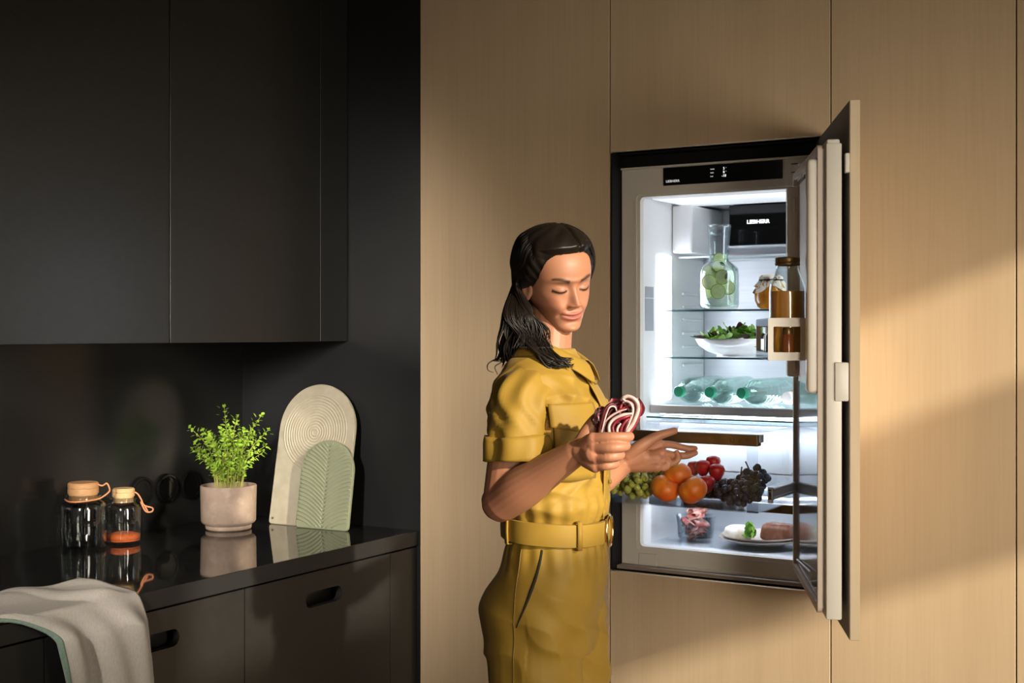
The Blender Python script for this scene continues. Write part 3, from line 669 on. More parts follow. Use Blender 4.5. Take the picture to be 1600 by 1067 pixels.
# honey jar with a cloth cover
M_HONEY = noisy(mat('amber_honey', (0.52, 0.20, 0.015), 0.18), (0.40, 0.13, 0.01), (50, 50, 50))
M_CLOTH = noisy(mat('cream_print_cloth', (0.62, 0.56, 0.46), .9), (0.34, 0.17, 0.08), (95, 95, 95), 1, .58, .66)
c = np.array([-.232, .225, 1.5408])
t = thing('honey_jar', 'round jar of amber honey with a tied cloth cover', 'jar', tuple(c))
mk('glass_body', lathe([(0, 0), (.028, 0), (.036, .006), (.043, .022), (.044, .038), (.040, .056), (.031, .068), (.029, .075), (0, .075)], 36, c), M_HONEY, t, True)
V = []; F = []; n = 40
for j, (r, z) in enumerate(((0.004, .092), (.026, .090), (.032, .084), (.0295, .076), (.036, .068), (.043, .060))):
    for k in range(n):
        a = 2 * PI * k / n; cor = (abs(math.cos(2 * (a + .35))) ** 3)
        rr = r * (1 + (.10 * math.sin(a * 9) if j > 2 else 0)) + (.012 * cor if j == 5 else 0); zz = z - (.020 * cor if j == 5 else (.006 * cor if j == 4 else 0))
        V.append((c[0] + rr * math.cos(a), c[1] + rr * math.sin(a), c[2] + zz))
for j in range(5):
    for k in range(n): F.append((j * n + k, j * n + (k + 1) % n, (j + 1) * n + (k + 1) % n, (j + 1) * n + k))
F.append(tuple(range(n - 1, -1, -1)))
mk('cloth_cover', (V, F), M_CLOTH, t, True)
mk('string', join(tube([(c[0] + .0312 * math.cos(a), c[1] + .0312 * math.sin(a), c[2] + .0765) for a in np.linspace(0, 2 * PI, 33)[:-1]], .0018, 6, closed=True), tube(spline([(c[0] + .012, c[1] - .031, c[2] + .077), (c[0] + .025, c[1] - .036, c[2] + .082), (c[0] + .028, c[1] - .036, c[2] + .076), (c[0] + .012, c[1] - .031, c[2] + .077)], 5), .0014, 5)), M_DARK, t, True)

# white bowl and the salad in it
c = np.array([-.338, .245, 1.4108])
t = mk('serving_bowl', lathe([(0, 0), (.052, 0), (.054, .003), (.052, .006), (.080, .016), (.102, .032), (.110, .046), (.111, .050), (.1085, .050), (.100, .034), (.078, .019), (.050, .010), (0, .009)], 56, c), mat('white_porcelain', (.82, .83, .84), .15), None, True, origin=c)
tag(t, 'wide white bowl on the middle glass shelf', 'bowl')
M_SAL = [noisy(mat('salad_leaf_' + n_, a, .4), b, (60, 60, 60)) for n_, a, b in (('bright', (.22, .46, .05), (.34, .58, .12)), ('mid', (.09, .25, .03), (.16, .36, .05)), ('dark', (.02, .045, .03), (.05, .03, .035)), ('red', (.16, .03, .04), (.06, .05, .03)))]
t = thing('leaf_salad', 'heap of green and dark red salad leaves in the white bowl', 'salad', tuple(c + np.array([0, 0, .012])))
sr = np.random.RandomState(11)
def bigleaf(c0, d, n, L, W, curl, ruf):
    d = d / np.linalg.norm(d); s = np.cross(d, n); s /= np.linalg.norm(s); n = np.cross(s, d)
    V = []; F = []
    us = np.linspace(0, 1, 9); ws = np.linspace(-1, 1, 7)
    for i, u in enumerate(us):
        wid = W * .5 * (math.sin(PI * min(1, u * .93 + .05)) ** .8 + .04)
        for w_ in ws: V.append(c0 + d * L * u + s * wid * w_ + n * (curl * L * (u * u) + .25 * wid * w_ * w_ + ruf * math.sin(u * 17 + w_ * 3) * abs(w_)))
    for i in range(8):
        for j in range(6): F.append((i * 7 + j, i * 7 + j + 1, i * 7 + j + 8, i * 7 + j + 7))
    return np.array(V), F
for k in range(70):
    a = sr.uniform(0, 2 * PI); r = .088 * math.sqrt(sr.rand()); h = .036 + .044 * (1 - (r / .095) ** 2) * sr.uniform(.55, 1)
    c0 = c + np.array([r * math.cos(a), r * math.sin(a), h])
    d = np.array([sr.uniform(-1, 1), sr.uniform(-1, 1), sr.uniform(-.1, .8)])
    mm = M_SAL[[0, 0, 0, 1, 1, 2, 0, 3][k % 8]]
    mk('salad_leaf', bigleaf(c0 - d / np.linalg.norm(d) * .02, d, np.array([sr.uniform(-.5, .5), sr.uniform(-.6, .2), 1]), sr.uniform(.035, .055), sr.uniform(.018, .03), sr.uniform(-.3, .3), .002), mm, t, True)
for c0, d, m_ in (((-.06, -.04, .055), (-1, -.6, -.05), 3), ((-.012, -.03, .060), (.25, 0, .9), 2), ((-.045, -.04, .050), (-.7, -.1, .55), 2), ((.05, -.02, .050), (.8, .2, .6), 2)):
    mk('salad_leaf', bigleaf(c + np.array(c0), np.array(d, float), np.array([.2, -.8, .5]), .026 if m_ == 2 else .055, .013 if m_ == 2 else .006, .1, .001), M_SAL[m_], t, True)

# water bottles lying on the lower shelf
M_PET = clear('pale_green_bottle', (.80, .90, .87), .06, .75, .04, (.85, 1, .95), 1.6)
M_PETW = clear('bottle_water', (.93, .97, .96), .03, .35, .03, (.9, 1, .97), 2.0)
M_CAPG = mat('green_cap', (.015, .20, .105), .4)
labs = ('leftmost of three clear water bottles with green caps, lying on the shelf', 'middle one of three clear water bottles with green caps, lying on the shelf', 'rightmost of three water bottles with green caps, lying with its ribs showing')
for k, (x, lab) in enumerate(zip((-.468, -.378, -.288), labs)):
    r = .036
    c = np.array([x, .150, 1.2805 + r + .0005])
    yaw = R(0 if k < 2 else 7)
    ax = np.array([-math.sin(yaw) * .0, 1, 0]); ax = np.array([math.sin(yaw), math.cos(yaw), 0]); u = np.array([ax[1], -ax[0], 0])
    Mb_ = frame(c, u, np.array([0, 0, 1]), ax)
    t = thing('water_bottle', lab, 'bottle', tuple(c - np.array([0, 0, r])), 'water bottles on the lower shelf')
    prof = [(.0125, .016), (.0125, .024), (.0155, .030), (.024, .046), (.0325, .066), (r, .084)]
    z = .084
    for q in range(9):
        prof += [(r, z + .004), (r - .0018, z + .011), (r, z + .018)]; z += .021
    prof += [(r, z + .004), (r - .004, z + .014), (.020, z + .018), (0, z + .012)]
    mk('bottle_body', xf(lathe(prof, 36), Mb_), M_PET, t, True)
    mk('water', xf(lathe([(0, .03), (.014, .032), (.022, .047), (.030, .067), (r - .004, .085), (r - .004, z), (0, z)], 28), Mb_), M_PETW, t, True)
    cap = [(0, 0), (.0135, 0), (.0148, .002), (.0148, .0165), (.0152, .017), (.0152, .020), (.0130, .020)]
    mk('cap', xf(lathe(cap, 28), Mb_), M_CAPG, t, 'auto')
c = np.array([-.168, .160, 1.2805 + .026]); Mb_ = frame(c, np.array([.95, -.3, 0]), np.array([0, 0, 1]), np.array([.3, .95, 0]))
t = thing('small_bottle', 'small bottle of pale yellow drink with white cap lying by the door', 'bottle', tuple(c - np.array([0, 0, .026])))
mk('bottle_body', xf(lathe([(.011, .014), (.013, .022), (.020, .034), (.0255, .050), (.0255, .15), (.022, .156), (0, .156)], 28), Mb_), noisy(mat('pale_yellow_drink', (.66, .47, .17), .25), (.58, .38, .12), (40, 40, 40)), t, True)
mk('cap', xf(lathe([(0, 0), (.0145, 0), (.016, .002), (.016, .013), (.0175, .015), (.0175, .018), (.012, .018)], 28), Mb_), mat('off_white_cap', (.70, .66, .62), .45), t, 'auto')

# fruit in the pulled-out drawer
M_PEACH = noisy(mat('apricot_skin', (0.86, 0.25, 0.012), 0.45, Subsurface_Weight=0.0), (0.80, 0.12, 0.010), (22, 22, 22), 3, .4, .62)
for k, (x, y, z, r, rx, lab) in enumerate(((-.335, -.160, 1.1265, .0345, .3, 'orange apricot lying on top of the other two in the drawer'), (-.352, -.195, 1.0965, .0345, -.5, 'orange apricot at the bottom left of the three in the drawer'), (-.280, -.192, 1.0965, .0345, .6, 'orange apricot at the bottom right, beside the dark grapes'))):
    V, F = sphere((0, 0, 0), 1, 40, 24)
    d = V / np.linalg.norm(V, axis=1)[:, None]
    groove = np.exp(-((d[:, 0]) / .12) ** 2) * (d[:, 1] < 0) * .07
    dim = .16 * np.exp(-((d[:, 2] - 1) / .10) ** 2) + .06 * np.exp(-((d[:, 2] + 1) / .05) ** 2)
    V = d * (1 - groove - dim)[:, None] * np.array([1.06, 1, .90]) * r
    ca, sa = math.cos(rx), math.sin(rx)
    V = V @ np.array([[ca, 0, sa], [0, 1, 0], [-sa, 0, ca]])
    o = mk('apricot', (V + np.array([x, y, z]), F), M_PEACH, None, True, origin=(x, y, z - r)); tag(o, lab, 'apricot', 'apricots in the drawer')
M_GRAPEG = noisy(mat('green_grape', (0.42, 0.44, 0.07), 0.28), (0.34, 0.30, 0.06), (50, 50, 50))
M_GRAPEK = noisy(mat('black_grape', (0.012, 0.010, 0.022), 0.35), (0.05, 0.05, 0.085), (60, 60, 60))
M_GSTEM = mat('grape_stalk', (.20, .15, .05), .7); M_GSTEMD = mat('dark_grape_stalk', (.06, .045, .04), .7)
sph = {}
def grapes(label, c, ext, n, r, m, seed, stalk):
    ms = M_GSTEM if m is M_GRAPEG else M_GSTEMD
    rs = np.random.RandomState(seed); c = np.array(c, float)
    t = thing('grape_bunch', label, 'grapes', tuple(c - np.array([0, 0, ext[2]])), 'bunches of grapes in the drawer')
    if m.name not in sph:
        V, F = sphere((0, 0, 0), 1, 14, 9); me = bpy.data.meshes.new('grape'); me.from_pydata((V * np.array([1, 1, 1.12])).tolist(), [], F); me.shade_smooth(); me.materials.append(m); sph[m.name] = me
    pts = []
    tries = 0
    while len(pts) < n and tries < 9000:
        tries += 1
        q = rs.uniform(-1, 1, 3)
        if np.linalg.norm(q) > 1: continue
        p = c + q * (np.array(ext) - r * .6)
        p[2] = max(p[2], 1.0625 + r)
        if all(np.linalg.norm(p - q2) > r * 1.55 for q2 in pts): pts.append(p)
    for p in pts:
        o = bpy.data.objects.new('grape', sph[m.name]); COL.objects.link(o); o.parent = t; o.location = p - LOC[t.name]
        k = r * rs.uniform(.88, 1.08); o.scale = (k, k, k); o.rotation_euler = rs.uniform(-1, 1, 3)
    parts = [tube([c, p], .0009, 5) for p in pts[::3]] + [tube([c, c + np.array(stalk)], .0018, 6)]
    mk('stalk', join(*parts), ms, t, True)
grapes('bunch of green grapes left of the apricots in the drawer', (-.432, -.178, 1.098), (.046, .045, .036), 44, .0092, M_GRAPEG, 1, (.02, .01, .04))
grapes('small bunch of green grapes at the far left end of the drawer', (-.480, -.165, 1.092), (.020, .06, .030), 26, .0085, M_GRAPEG, 2, (.0, .02, .035))
grapes('pale green grapes just behind the hand, above the apricots', (-.402, -.105, 1.118), (.034, .040, .032), 24, .0098, M_GRAPEG, 3, (.0, .02, .02))
grapes('bunch of black grapes at the right end of the drawer', (-.170, -.175, 1.097), (.062, .055, .035), 64, .0082, M_GRAPEK, 4, (.005, .01, .06))
grapes('black grapes piled higher against the right wall of the drawer', (-.155, -.115, 1.125), (.045, .04, .034), 38, .0080, M_GRAPEK, 5, (-.02, .0, .04))
M_STRAW = noisy(mat('red_berry', (0.55, 0.015, 0.015), .35), (0.42, 0.01, 0.02), (60, 60, 60), bump=.5, bscale=(160, 160, 160)); M_CALYX = mat('berry_calyx', (.10, .24, .03), .6)
for k, (x, y, z, r, lab) in enumerate(((-.300, -.080, 1.140, .020, 'red strawberry on top at the left of the berry heap'), (-.262, -.085, 1.132, .021, 'red strawberry on the right of the berry heap, by the dark grapes'), (-.270, -.128, 1.106, .021, 'red strawberry lowest in the heap, right behind the apricots'), (-.332, -.060, 1.136, .018, 'red strawberry at the back left of the berry heap'), (-.285, -.050, 1.150, .019, 'red strawberry at the very top of the heap'))):
    t = thing('strawberry', lab, 'strawberry', (x, y, z - r), 'strawberries in the drawer')
    mk('berry', lathe([(0, -1.15 * r), (.45 * r, -.95 * r), (.85 * r, -.3 * r), (r, .25 * r), (.85 * r, .7 * r), (.4 * r, .92 * r), (0, .88 * r)], 18, (x, y, z)), M_STRAW, t, True)
    mk('calyx', join(*[leaf_quad(np.array([x, y, z + .9 * r]), np.array([math.cos(a), math.sin(a), -.25]), np.array([0, 0, 1.]), .8 * r, .4 * r) for a in np.linspace(0, 2 * PI, 7)[:-1]]), M_CALYX, t)
# a filled berry tray under the strawberries and a punnet of blackberries
c = (-.300, -.075, 1.0625)
t = mk('berry_punnet', join(box(-.350, -.235, -.105, -.015, 1.0625, 1.0645), box(-.350, -.348, -.105, -.015, 1.0625, 1.112), box(-.237, -.235, -.105, -.015, 1.0625, 1.112), box(-.350, -.235, -.017, -.015, 1.0625, 1.112), box(-.350, -.235, -.105, -.103, 1.0625, 1.095)), M_PLASTIC, None, origin=c); tag(t, 'clear plastic punnet holding dark berries behind the apricots', 'punnet')
t = thing('dark_berries', 'dark berries filling the clear punnet behind the apricots', 'berries', (-.2925, -.06, 1.065)); rs = np.random.RandomState(8)
V0, F0 = sphere((0, 0, 0), .0085, 10, 7)
mk('berry_heap', join(*[(V0 + np.array([x, y, z]), F0) for x in np.arange(-.338, -.245, .0155) for y in np.arange(-.094, -.022, .0155) for z in (1.0745, 1.089, 1.103)]), M_GRAPEK, t, True, kind='stuff')

# lower drawer: cured ham in a clear tub, plates with cheese, roast and parsley
M_HAM = noisy(mat('cured_ham', (0.42, 0.085, 0.07), .4), (0.70, 0.40, 0.34), (45, 45, 45), 3, .45, .62)
M_HAM2 = noisy(mat('ham_fat_rim', (0.72, 0.50, 0.43), .45), (.5, .18, .14), (50, 50, 50))
c = np.array([-.440, .205, .9130])
t = mk('deli_tub', lathe([(0, 0), (.044, 0), (.048, .004), (.054, .062), (.056, .062), (.056, .064), (.053, .064), (.0465, .005), (0, .002)], 40, c), M_PLASTIC, None, True, origin=c); tag(t, 'clear round tub of ham slices in the bottom drawer', 'tub')
hr = np.random.RandomState(4)
t = thing('ham_slices', 'rolled cured ham slices heaped in the clear tub', 'ham', tuple(c + np.array([0, 0, .004])))
for k in range(15):
    a = k * 2.4; rr = .030 * math.sqrt((k % 8) / 8.) ; z = .014 + .0042 * k
    if k >= 12: rr *= .4
    o = c + np.array([rr * math.cos(a), rr * math.sin(a), z]); d = np.array([math.cos(a + 1.3), math.sin(a + 1.3), hr.uniform(-.3, .4)])
    s = np.cross(d, [0, 0, 1]); s /= np.linalg.norm(s); u = np.cross(s, d)
    V = []; F = []
    for i, q in enumerate(np.linspace(0, 4.4, 15)):
        r_ = .012 + .004 * math.sin(q * 2 + k)
        for w_ in np.linspace(-.02, .02, 5): V.append(o + d * w_ + s * r_ * math.cos(q) + u * r_ * math.sin(q) + d * .003 * math.sin(q * 3))
    F = [(i * 5 + j, i * 5 + j + 1, i * 5 + j + 6, i * 5 + j + 5) for i in range(14) for j in range(4)]
    h = mk('ham_slice', (V, F), M_HAM if k % 3 else M_HAM2, t, True)
    q = h.modifiers.new('thick', 'SOLIDIFY'); q.thickness = .0014
c = np.array([-.258, .215, .9130])
M_PLATE = mat('speckled_plate', (.50, .43, .37), .35)
plp = [(0, 0), (.062, 0), (.064, .003), (.095, .010), (.110, .016), (.1105, .0185), (.094, .0135), (.062, .006), (0, .0055)]
t = mk('plate', lathe(plp, 56, c), M_PLATE, None, True, origin=c); tag(t, 'lower and larger of two stacked beige plates in the bottom drawer', 'plate', 'stacked plates')
c2 = c + np.array([0, 0, .0065]); t = mk('plate', lathe([(r * .93, z) for r, z in plp], 56, c2), mat('pale_plate', (.58, .50, .43), .35), None, True, origin=c2); tag(t, 'upper of two stacked beige plates, under the cheese and the roast', 'plate', 'stacked plates')
zp = c2[2] + .0075
o = mk('cheese', lathe([(0, 0), (.030, 0), (.037, .006), (.039, .016), (.036, .027), (.026, .033), (0, .034)], 36, (-.308, .190, zp), 1.05, .95), noisy(mat('white_rind', (.78, .74, .68), .8), (.62, .50, .36), (40, 40, 40), 3, .5, .7, bump=.3), None, True, origin=(-.308, .19, zp)); tag(o, 'soft white-rind cheese on the plate in the bottom drawer', 'cheese')
V, F = sphere((0, 0, 0), 1, 48, 28)
V = np.sign(V) * np.abs(V) ** .55 * np.array([.046, .032, .0235])
V[:, 0] = np.maximum(V[:, 0], -.036 + .25 * V[:, 2])      # cut face on the left
V += .0012 * np.sin(V[:, [1]] * 260 + 2 * np.sin(V[:, [0]] * 140)) * np.array([0, .4, 1])
o = mk('roast', (V + np.array([-.208, .205, zp + .0225]), F), noisy(noisy(mat('roast_crust', (.13, .042, .020), .55), (.24, .09, .045), (70, 8, 20), 4, .45, .65), (.08, .025, .012), (30, 30, 30), 4, .5, .75, bump=.5), None, 'auto', origin=(-.208, .205, zp)); tag(o, 'brown roast block on the plate in the bottom drawer', 'roast')
t = thing('parsley', 'sprig of parsley between the cheese and the roast', 'herb', (-.268, .165, zp)); rs = np.random.RandomState(6)
for k in range(34):
    d = np.array([rs.uniform(-1, 1), rs.uniform(-1, .4), rs.uniform(.1, 1.2)]); mk('leaf', bigleaf(np.array([-.268 + rs.uniform(-.012, .012), .168 + rs.uniform(-.01, .01), zp + rs.uniform(.004, .034)]), d, np.array([.1, -.6, .7]), rs.uniform(.012, .022), .014, .1, .001), M_SAL[0] if k % 3 else M_SAL[1], t, True)
# ------------------------------------------------------------------ the woman
def voxel(parts, size, smooth_it=6, fac=0.5):
    V, F = join(*parts)
    me = bpy.data.meshes.new('tmp'); me.from_pydata(V.tolist(), [], F); o = bpy.data.objects.new('tmp', me); COL.objects.link(o)
    r = o.modifiers.new('r', 'REMESH'); r.mode = 'VOXEL'; r.voxel_size = size; r.adaptivity = 0
    if smooth_it: s = o.modifiers.new('s', 'SMOOTH'); s.factor = fac; s.iterations = smooth_it
    dg = bpy.context.evaluated_depsgraph_get(); m2 = bpy.data.meshes.new_from_object(o.evaluated_get(dg))
    n = len(m2.vertices); V = np.zeros(n * 3); m2.vertices.foreach_get('co', V); V = V.reshape(-1, 3)
    F = [tuple(p.vertices) for p in m2.polygons]
    bpy.data.objects.remove(o); bpy.data.meshes.remove(me); bpy.data.meshes.remove(m2)
    return V, F
def chain(pts, rad, seg=16, flat=1.0, up=None, n=6):
    """closed rounded limb through pts with radii"""
    Q = spline([tuple(p) + (r,) for p, r in zip(pts, rad)], n)
    P, r = Q[:, :3], Q[:, 3]
    t0 = P[0] - P[1]; t0 /= np.linalg.norm(t0); t1 = P[-1] - P[-2]; t1 /= np.linalg.norm(t1)
    a = [P[0] + t0 * r[0] * math.sin(q) for q in (1.35, 1.0, .5)]; ar = [r[0] * math.cos(q) for q in (1.35, 1.0, .5)]
    b = [P[-1] + t1 * r[-1] * math.sin(q) for q in (.5, 1.0, 1.35)]; br = [r[-1] * math.cos(q) for q in (.5, 1.0, 1.35)]
    return tube(np.vstack([a, P, b]), np.concatenate([ar, r, br]), seg, flat=flat, up=up)
def sstep(a, b, x): t = np.clip((x - a) / (b - a), 0, 1); return t * t * (3 - 2 * t)
PC = np.array([-.375, -.746, 0.0])           # her forward and left directions
YAW = R(16); FWD = np.array([math.cos(YAW), math.sin(YAW), 0]); LFT = np.array([-math.sin(YAW), math.cos(YAW), 0])
def B(f, l, z): return PC + FWD * f + LFT * l + np.array([0, 0, z])

# --- head: rows of rounded sections with modelled features
HS = 0.925
def Rx(a): c, s = math.cos(a), math.sin(a); return np.array([[1, 0, 0], [0, c, -s], [0, s, c]])
def Ry(a): c, s = math.cos(a), math.sin(a); return np.array([[c, 0, s], [0, 1, 0], [-s, 0, c]])
def Rz(a): c, s = math.cos(a), math.sin(a); return np.array([[c, -s, 0], [s, c, 0], [0, 0, 1]])
HR = Rz(R(-31)) @ Ry(R(15)) @ Rx(R(8))
EYE = np.array([-0.2938, -0.7749, 1.5715])   # midpoint between the eyes
HT = EYE - HR @ (np.array([.086, 0, .108]) * HS)
def head2w(p): return (np.asarray(p, float) * HS) @ HR.T + HT
prof = np.array([  # z, front, back, half width, centre of width
    (0.000, .070, .040, .012, .056), (0.003, .081, .022, .021, .052), (0.010, .086, .006, .0315, .046), (0.022, .0840, -.012, .0405, .036), (0.035, .0850, -.026, .0475, .026), (0.050, .0865, -.042, .0540, .018),
    (0.065, .0870, -.062, .0625, .012), (0.085, .0870, -.080, .0680, .006), (0.105, .0880, -.092, .0715, .000), (0.125, .0935, -.098, .0735, -.004),
    (0.145, .0930, -.098, .0740, -.008), (0.165, .0860, -.092, .0715, -.010), (0.185, .0700, -.078, .0640, -.010), (0.200, .0470, -.055, .0480, -.008), (0.210, .0230, -.030, .0270, -.005), (0.2145, .004, -.008, .006, -.003)])
pz = spline(prof, 12)
NA, NZ = 300, 230
zz = np.concatenate([np.linspace(0, .018, 26, endpoint=False), np.linspace(.018, .20, NZ - 46, endpoint=False), np.linspace(.20, .2145, 20)])
col = lambda k: np.interp(zz, pz[:, 0], pz[:, k])
fr_, bk_, hw_, cx_ = col(1), col(2), col(3), col(4)
ph = np.linspace(-PI, PI, NA, endpoint=False)
Cp, Sp = np.cos(ph)[None, :], np.sin(ph)[None, :]
nexp = np.where(Cp > 0, 2.25, 2.05)
gx = np.sign(Cp) * np.abs(Cp) ** (2 / nexp); gy = np.sign(Sp) * np.abs(Sp) ** (2 / nexp)
X = cx_[:, None] + np.where(Cp > 0, (fr_ - cx_)[:, None], (cx_ - bk_)[:, None]) * gx
Y = hw_[:, None] * gy
Z = np.repeat(zz[:, None], NA, 1)
def gs(y0, z0, sy, sz): return np.exp(-((Y - y0) / sy) ** 2 - ((Z - z0) / sz) ** 2)
def g2(y0, z0, sy, sz): return gs(y0, z0, sy, sz) + gs(-y0, z0, sy, sz)
front = sstep(.15, .55, Cp)
aY = np.abs(Y)
nz_h = np.interp(Z, [.0595, .063, .068, .073, .082, .095, .108, .118], [0, .011, .0215, .0230, .0172, .0098, .0038, 0])
nz_w = np.interp(Z, [.060, .070, .082, .10, .118], [.0110, .0108, .0092, .0080, .0095])
d = nz_h * np.exp(-(aY / nz_w) ** 2.3)
d += .0070 * g2(.0115, .0665, .0052, .0052)
d -= .0085 * g2(.030, .1085, .014, .0095) + .0035 * g2(.015, .106, .007, .010)
d += .0092 * g2(.0315, .1045, .0135, .0085)
d += .0040 * g2(.030, .1245, .020, .006) + .002 * gs(0, .122, .012, .006)
d += .0045 * g2(.043, .082, .015, .014) + .0062 * g2(.033, .060, .015, .015)
zm = .0415 + 5.5 * np.minimum(aY, .03) ** 2
lw = np.clip(1 - (aY / .0285) ** 2, 0, 1)
d += lw * (.0062 * np.exp(-((Z - zm - .0048) / .0044) ** 2) + .0076 * np.exp(-((Z - zm + .0058) / .0052) ** 2) - .0034 * np.exp(-((Z - zm) / .0014) ** 2))
d += .0040 * gs(0, .012, .015, .011) - .0030 * gs(0, .0245, .016, .006)
d -= .0014 * g2(.0305, .0445, .0045, .0050)
tfold = np.clip((.064 - Z) / .024, 0, 1); d -= .0016 * np.exp(-((aY - (.0165 + .016 * tfold)) / .0030) ** 2) * sstep(.034, .042, Z) * (1 - sstep(.060, .068, Z))
X = X + d * front
# colour
SK = np.array([.41, .180, .100]); colr = np.repeat(SK[None, None, :], NZ, 0).repeat(NA, 1).astype(float)
def paint(mask, c): 
    global colr
    colr = colr * (1 - mask[..., None]) + np.array(c) * mask[..., None]
fm = front > .3
paint(.45 * g2(.042, .074, .018, .016) * fm, (.52, .19, .12)); paint(.30 * gs(0, .070, .012, .010) * fm, (.52, .20, .13))
paint(.35 * g2(.031, .1085, .015, .009) * fm, (.30, .13, .08))
up_l = lw ** .5 * np.exp(-np.abs((Z - zm - .0042) / .0046) ** 4); lo_l = lw ** .5 * np.exp(-np.abs((Z - zm + .0056) / .0060) ** 4)
paint(np.clip(up_l + lo_l, 0, 1) * .9 * fm * (aY < .0285), (.40, .105, .085)); paint(.85 * np.exp(-((Z - zm) / .0011) ** 2) * (aY < .029) * fm, (.16, .05, .04))
paint(.6 * g2(.0062, .0618, .0030, .0018) * fm, (.12, .05, .035))
bu = np.clip((aY - .013) / .038, 0, 1); zb = .1200 + .0085 * np.sin(bu * 2.25); bt = .0058 * (1 - .55 * bu)
paint(.92 * np.exp(-np.abs((Z - zb) / bt) ** 3) * sstep(.011, .016, aY) * (1 - sstep(.047, .053, aY)) * fm, (.030, .016, .010))
eu = (aY - .0315) / .0145; zl = .0998 - .0030 * np.cos(np.clip(eu, -1, 1) * PI / 2) + .0012 * np.clip(eu, 0, 1)
paint(.96 * np.exp(-np.abs((Z - zl) / (.0030 + .0012 * np.clip(eu, 0, 1))) ** 2.5) * (np.abs(eu) < 1.10) * fm, (.010, .006, .005))
paint(.40 * np.exp(-((Z - zl - .0105) / .0012) ** 2) * (np.abs(eu) < 1.0) * fm, (.22, .10, .07))
hv_ = np.stack([X, Y, Z], -1)
HV = head2w(hv_.reshape(-1, 3)); HC = colr.reshape(-1, 3)
HF = [(i * NA + j, i * NA + (j + 1) % NA, (i + 1) * NA + (j + 1) % NA, (i + 1) * NA + j) for i in range(NZ - 1) for j in range(NA)]
HF += [tuple(range(NA - 1, -1, -1)), tuple((NZ - 1) * NA + j for j in range(NA))]
def ear(s):
    V, F = sphere((0, 0, 0), 1, 24, 16); r = np.hypot(V[:, 0], V[:, 2])
    V2 = V * np.array([.0165, .0075, .029]); V2[:, 1] += np.where(V[:, 1] * s > 0, -s * .0055 * np.exp(-(r / .55) ** 2), 0)
    V2[:, 0] *= 1 - .35 * (V[:, 2] < 0) * -V[:, 2] * -1 * 0 - .3 * np.clip(-V[:, 2], 0, 1)
    return head2w(V2 @ Rz(s * R(-22)).T @ Ry(R(12)).T + np.array([.006, s * .0735, .092])), F
ears = [ear(-1), ear(1)]

# --- neck, chest, arms and hands: one skin
RW, RE, RS = np.array([-.193, -.952, 1.252]), np.array([-.379, -.916, 1.146]), B(-.020, -.142, 1.330)
LW, LE, LS = np.array([-.385, -.364, 1.166]), np.array([-.425, -.565, 1.095]), B(-.010, .140, 1.345)
parts = [chain([B(.0, 0, 1.36), B(.006, 0, 1.43), head2w((-.012, 0, .045)), head2w((-.015, 0, .09))], [.056, .0465, .0470, .048], 20),
         chain([B(-.01, 0, 1.15), B(-.01, 0, 1.28), B(-.01, 0, 1.34)], [.07, .085, .070], 20, n=4),
         chain([B(-.015, -.07, 1.34), RS, RE * .5 + RS * .5, RE * .93 + RS * .07], [.038, .039, .0440, .0400], 20),
         chain([RE + np.array([-.002, 0, -.004]), RE * .72 + RW * .28, RE * .4 + RW * .6, RW], [.0405, .0435, .0345, .0255], 20),
         chain([B(-.005, .07, 1.34), LS, LE * .5 + LS * .5, LE], [.040, .043, .0445, .0385], 20),
         chain([LE, LE * .72 + LW * .28, LE * .4 + LW * .6, LW], [.0385, .042, .0340, .0255], 20)]
Rh = dict(i=[(-0.147, -0.974, 1.2815), (-0.110, -0.970, 1.2855), (-0.087, -0.945, 1.285), (-0.104, -0.915, 1.286)],
          m=[(-0.144, -0.974, 1.2635), (-0.107, -0.975, 1.2665), (-0.092, -0.949, 1.268), (-0.112, -0.917, 1.270)],
          r=[(-0.144, -0.970, 1.2455), (-0.113, -0.972, 1.2485), (-0.102, -0.949, 1.251), (-0.122, -0.922, 1.254)],
          p=[(-0.147, -0.964, 1.2290), (-0.122, -0.966, 1.2315), (-0.113, -0.946, 1.234), (-0.132, -0.926, 1.239)])
fr_r = dict(i=.0098, m=.0100, r=.0094, p=.0084)
def hand(J, wrist, pn, tj):
    out = []
    for k, q in J.items():
        q = [np.array(a) for a in q]; r = fr_r[k] * (1 if wrist[1] < -.6 else .9)
        out.append(chain([wrist + (q[0] - wrist) * .12, wrist + (q[0] - wrist) * .6, q[0]], [.0165, .0150, .0125], 14, n=4))
        out.append(chain(q, [r * 1.10, r, r * .95, r * .78], 14, n=5))
    out.append(chain([np.array(a) for a in tj], [.0175, .0150, .0115, .0088], 14, n=5))
    a = wrist + (np.array(J['m'][0]) - wrist) * .2; b = (np.array(J['m'][0]) + np.array(J['r'][0])) / 2 * .85 + wrist * .15
    out.append(chain([a, (a + b) / 2 + pn * .004, b], [.022, .022, .019], 16, n=4))
    return out
parts += hand(Rh, RW, np.array([.1, .9, 0]), [(-.186, -.948, 1.264), (-.177, -.934, 1.292), (-.163, -.925, 1.316), (-.140, -.921, 1.331)])
Lh = dict(i=[(-0.309, -0.323, 1.2165), (-0.287, -0.295, 1.2130), (-0.264, -0.277, 1.2055), (-0.243, -0.265, 1.2045)],
          m=[(-0.299, -0.330, 1.1970), (-0.276, -0.303, 1.1895), (-0.255, -0.285, 1.1890), (-0.239, -0.273, 1.1950)],
          r=[(-0.296, -0.338, 1.1795), (-0.277, -0.319, 1.1730), (-0.267, -0.309, 1.1835), (-0.270, -0.309, 1.1975)],
          p=[(-0.304, -0.347, 1.1655), (-0.289, -0.334, 1.1625), (-0.282, -0.327, 1.1725), (-0.286, -0.327, 1.1855)])
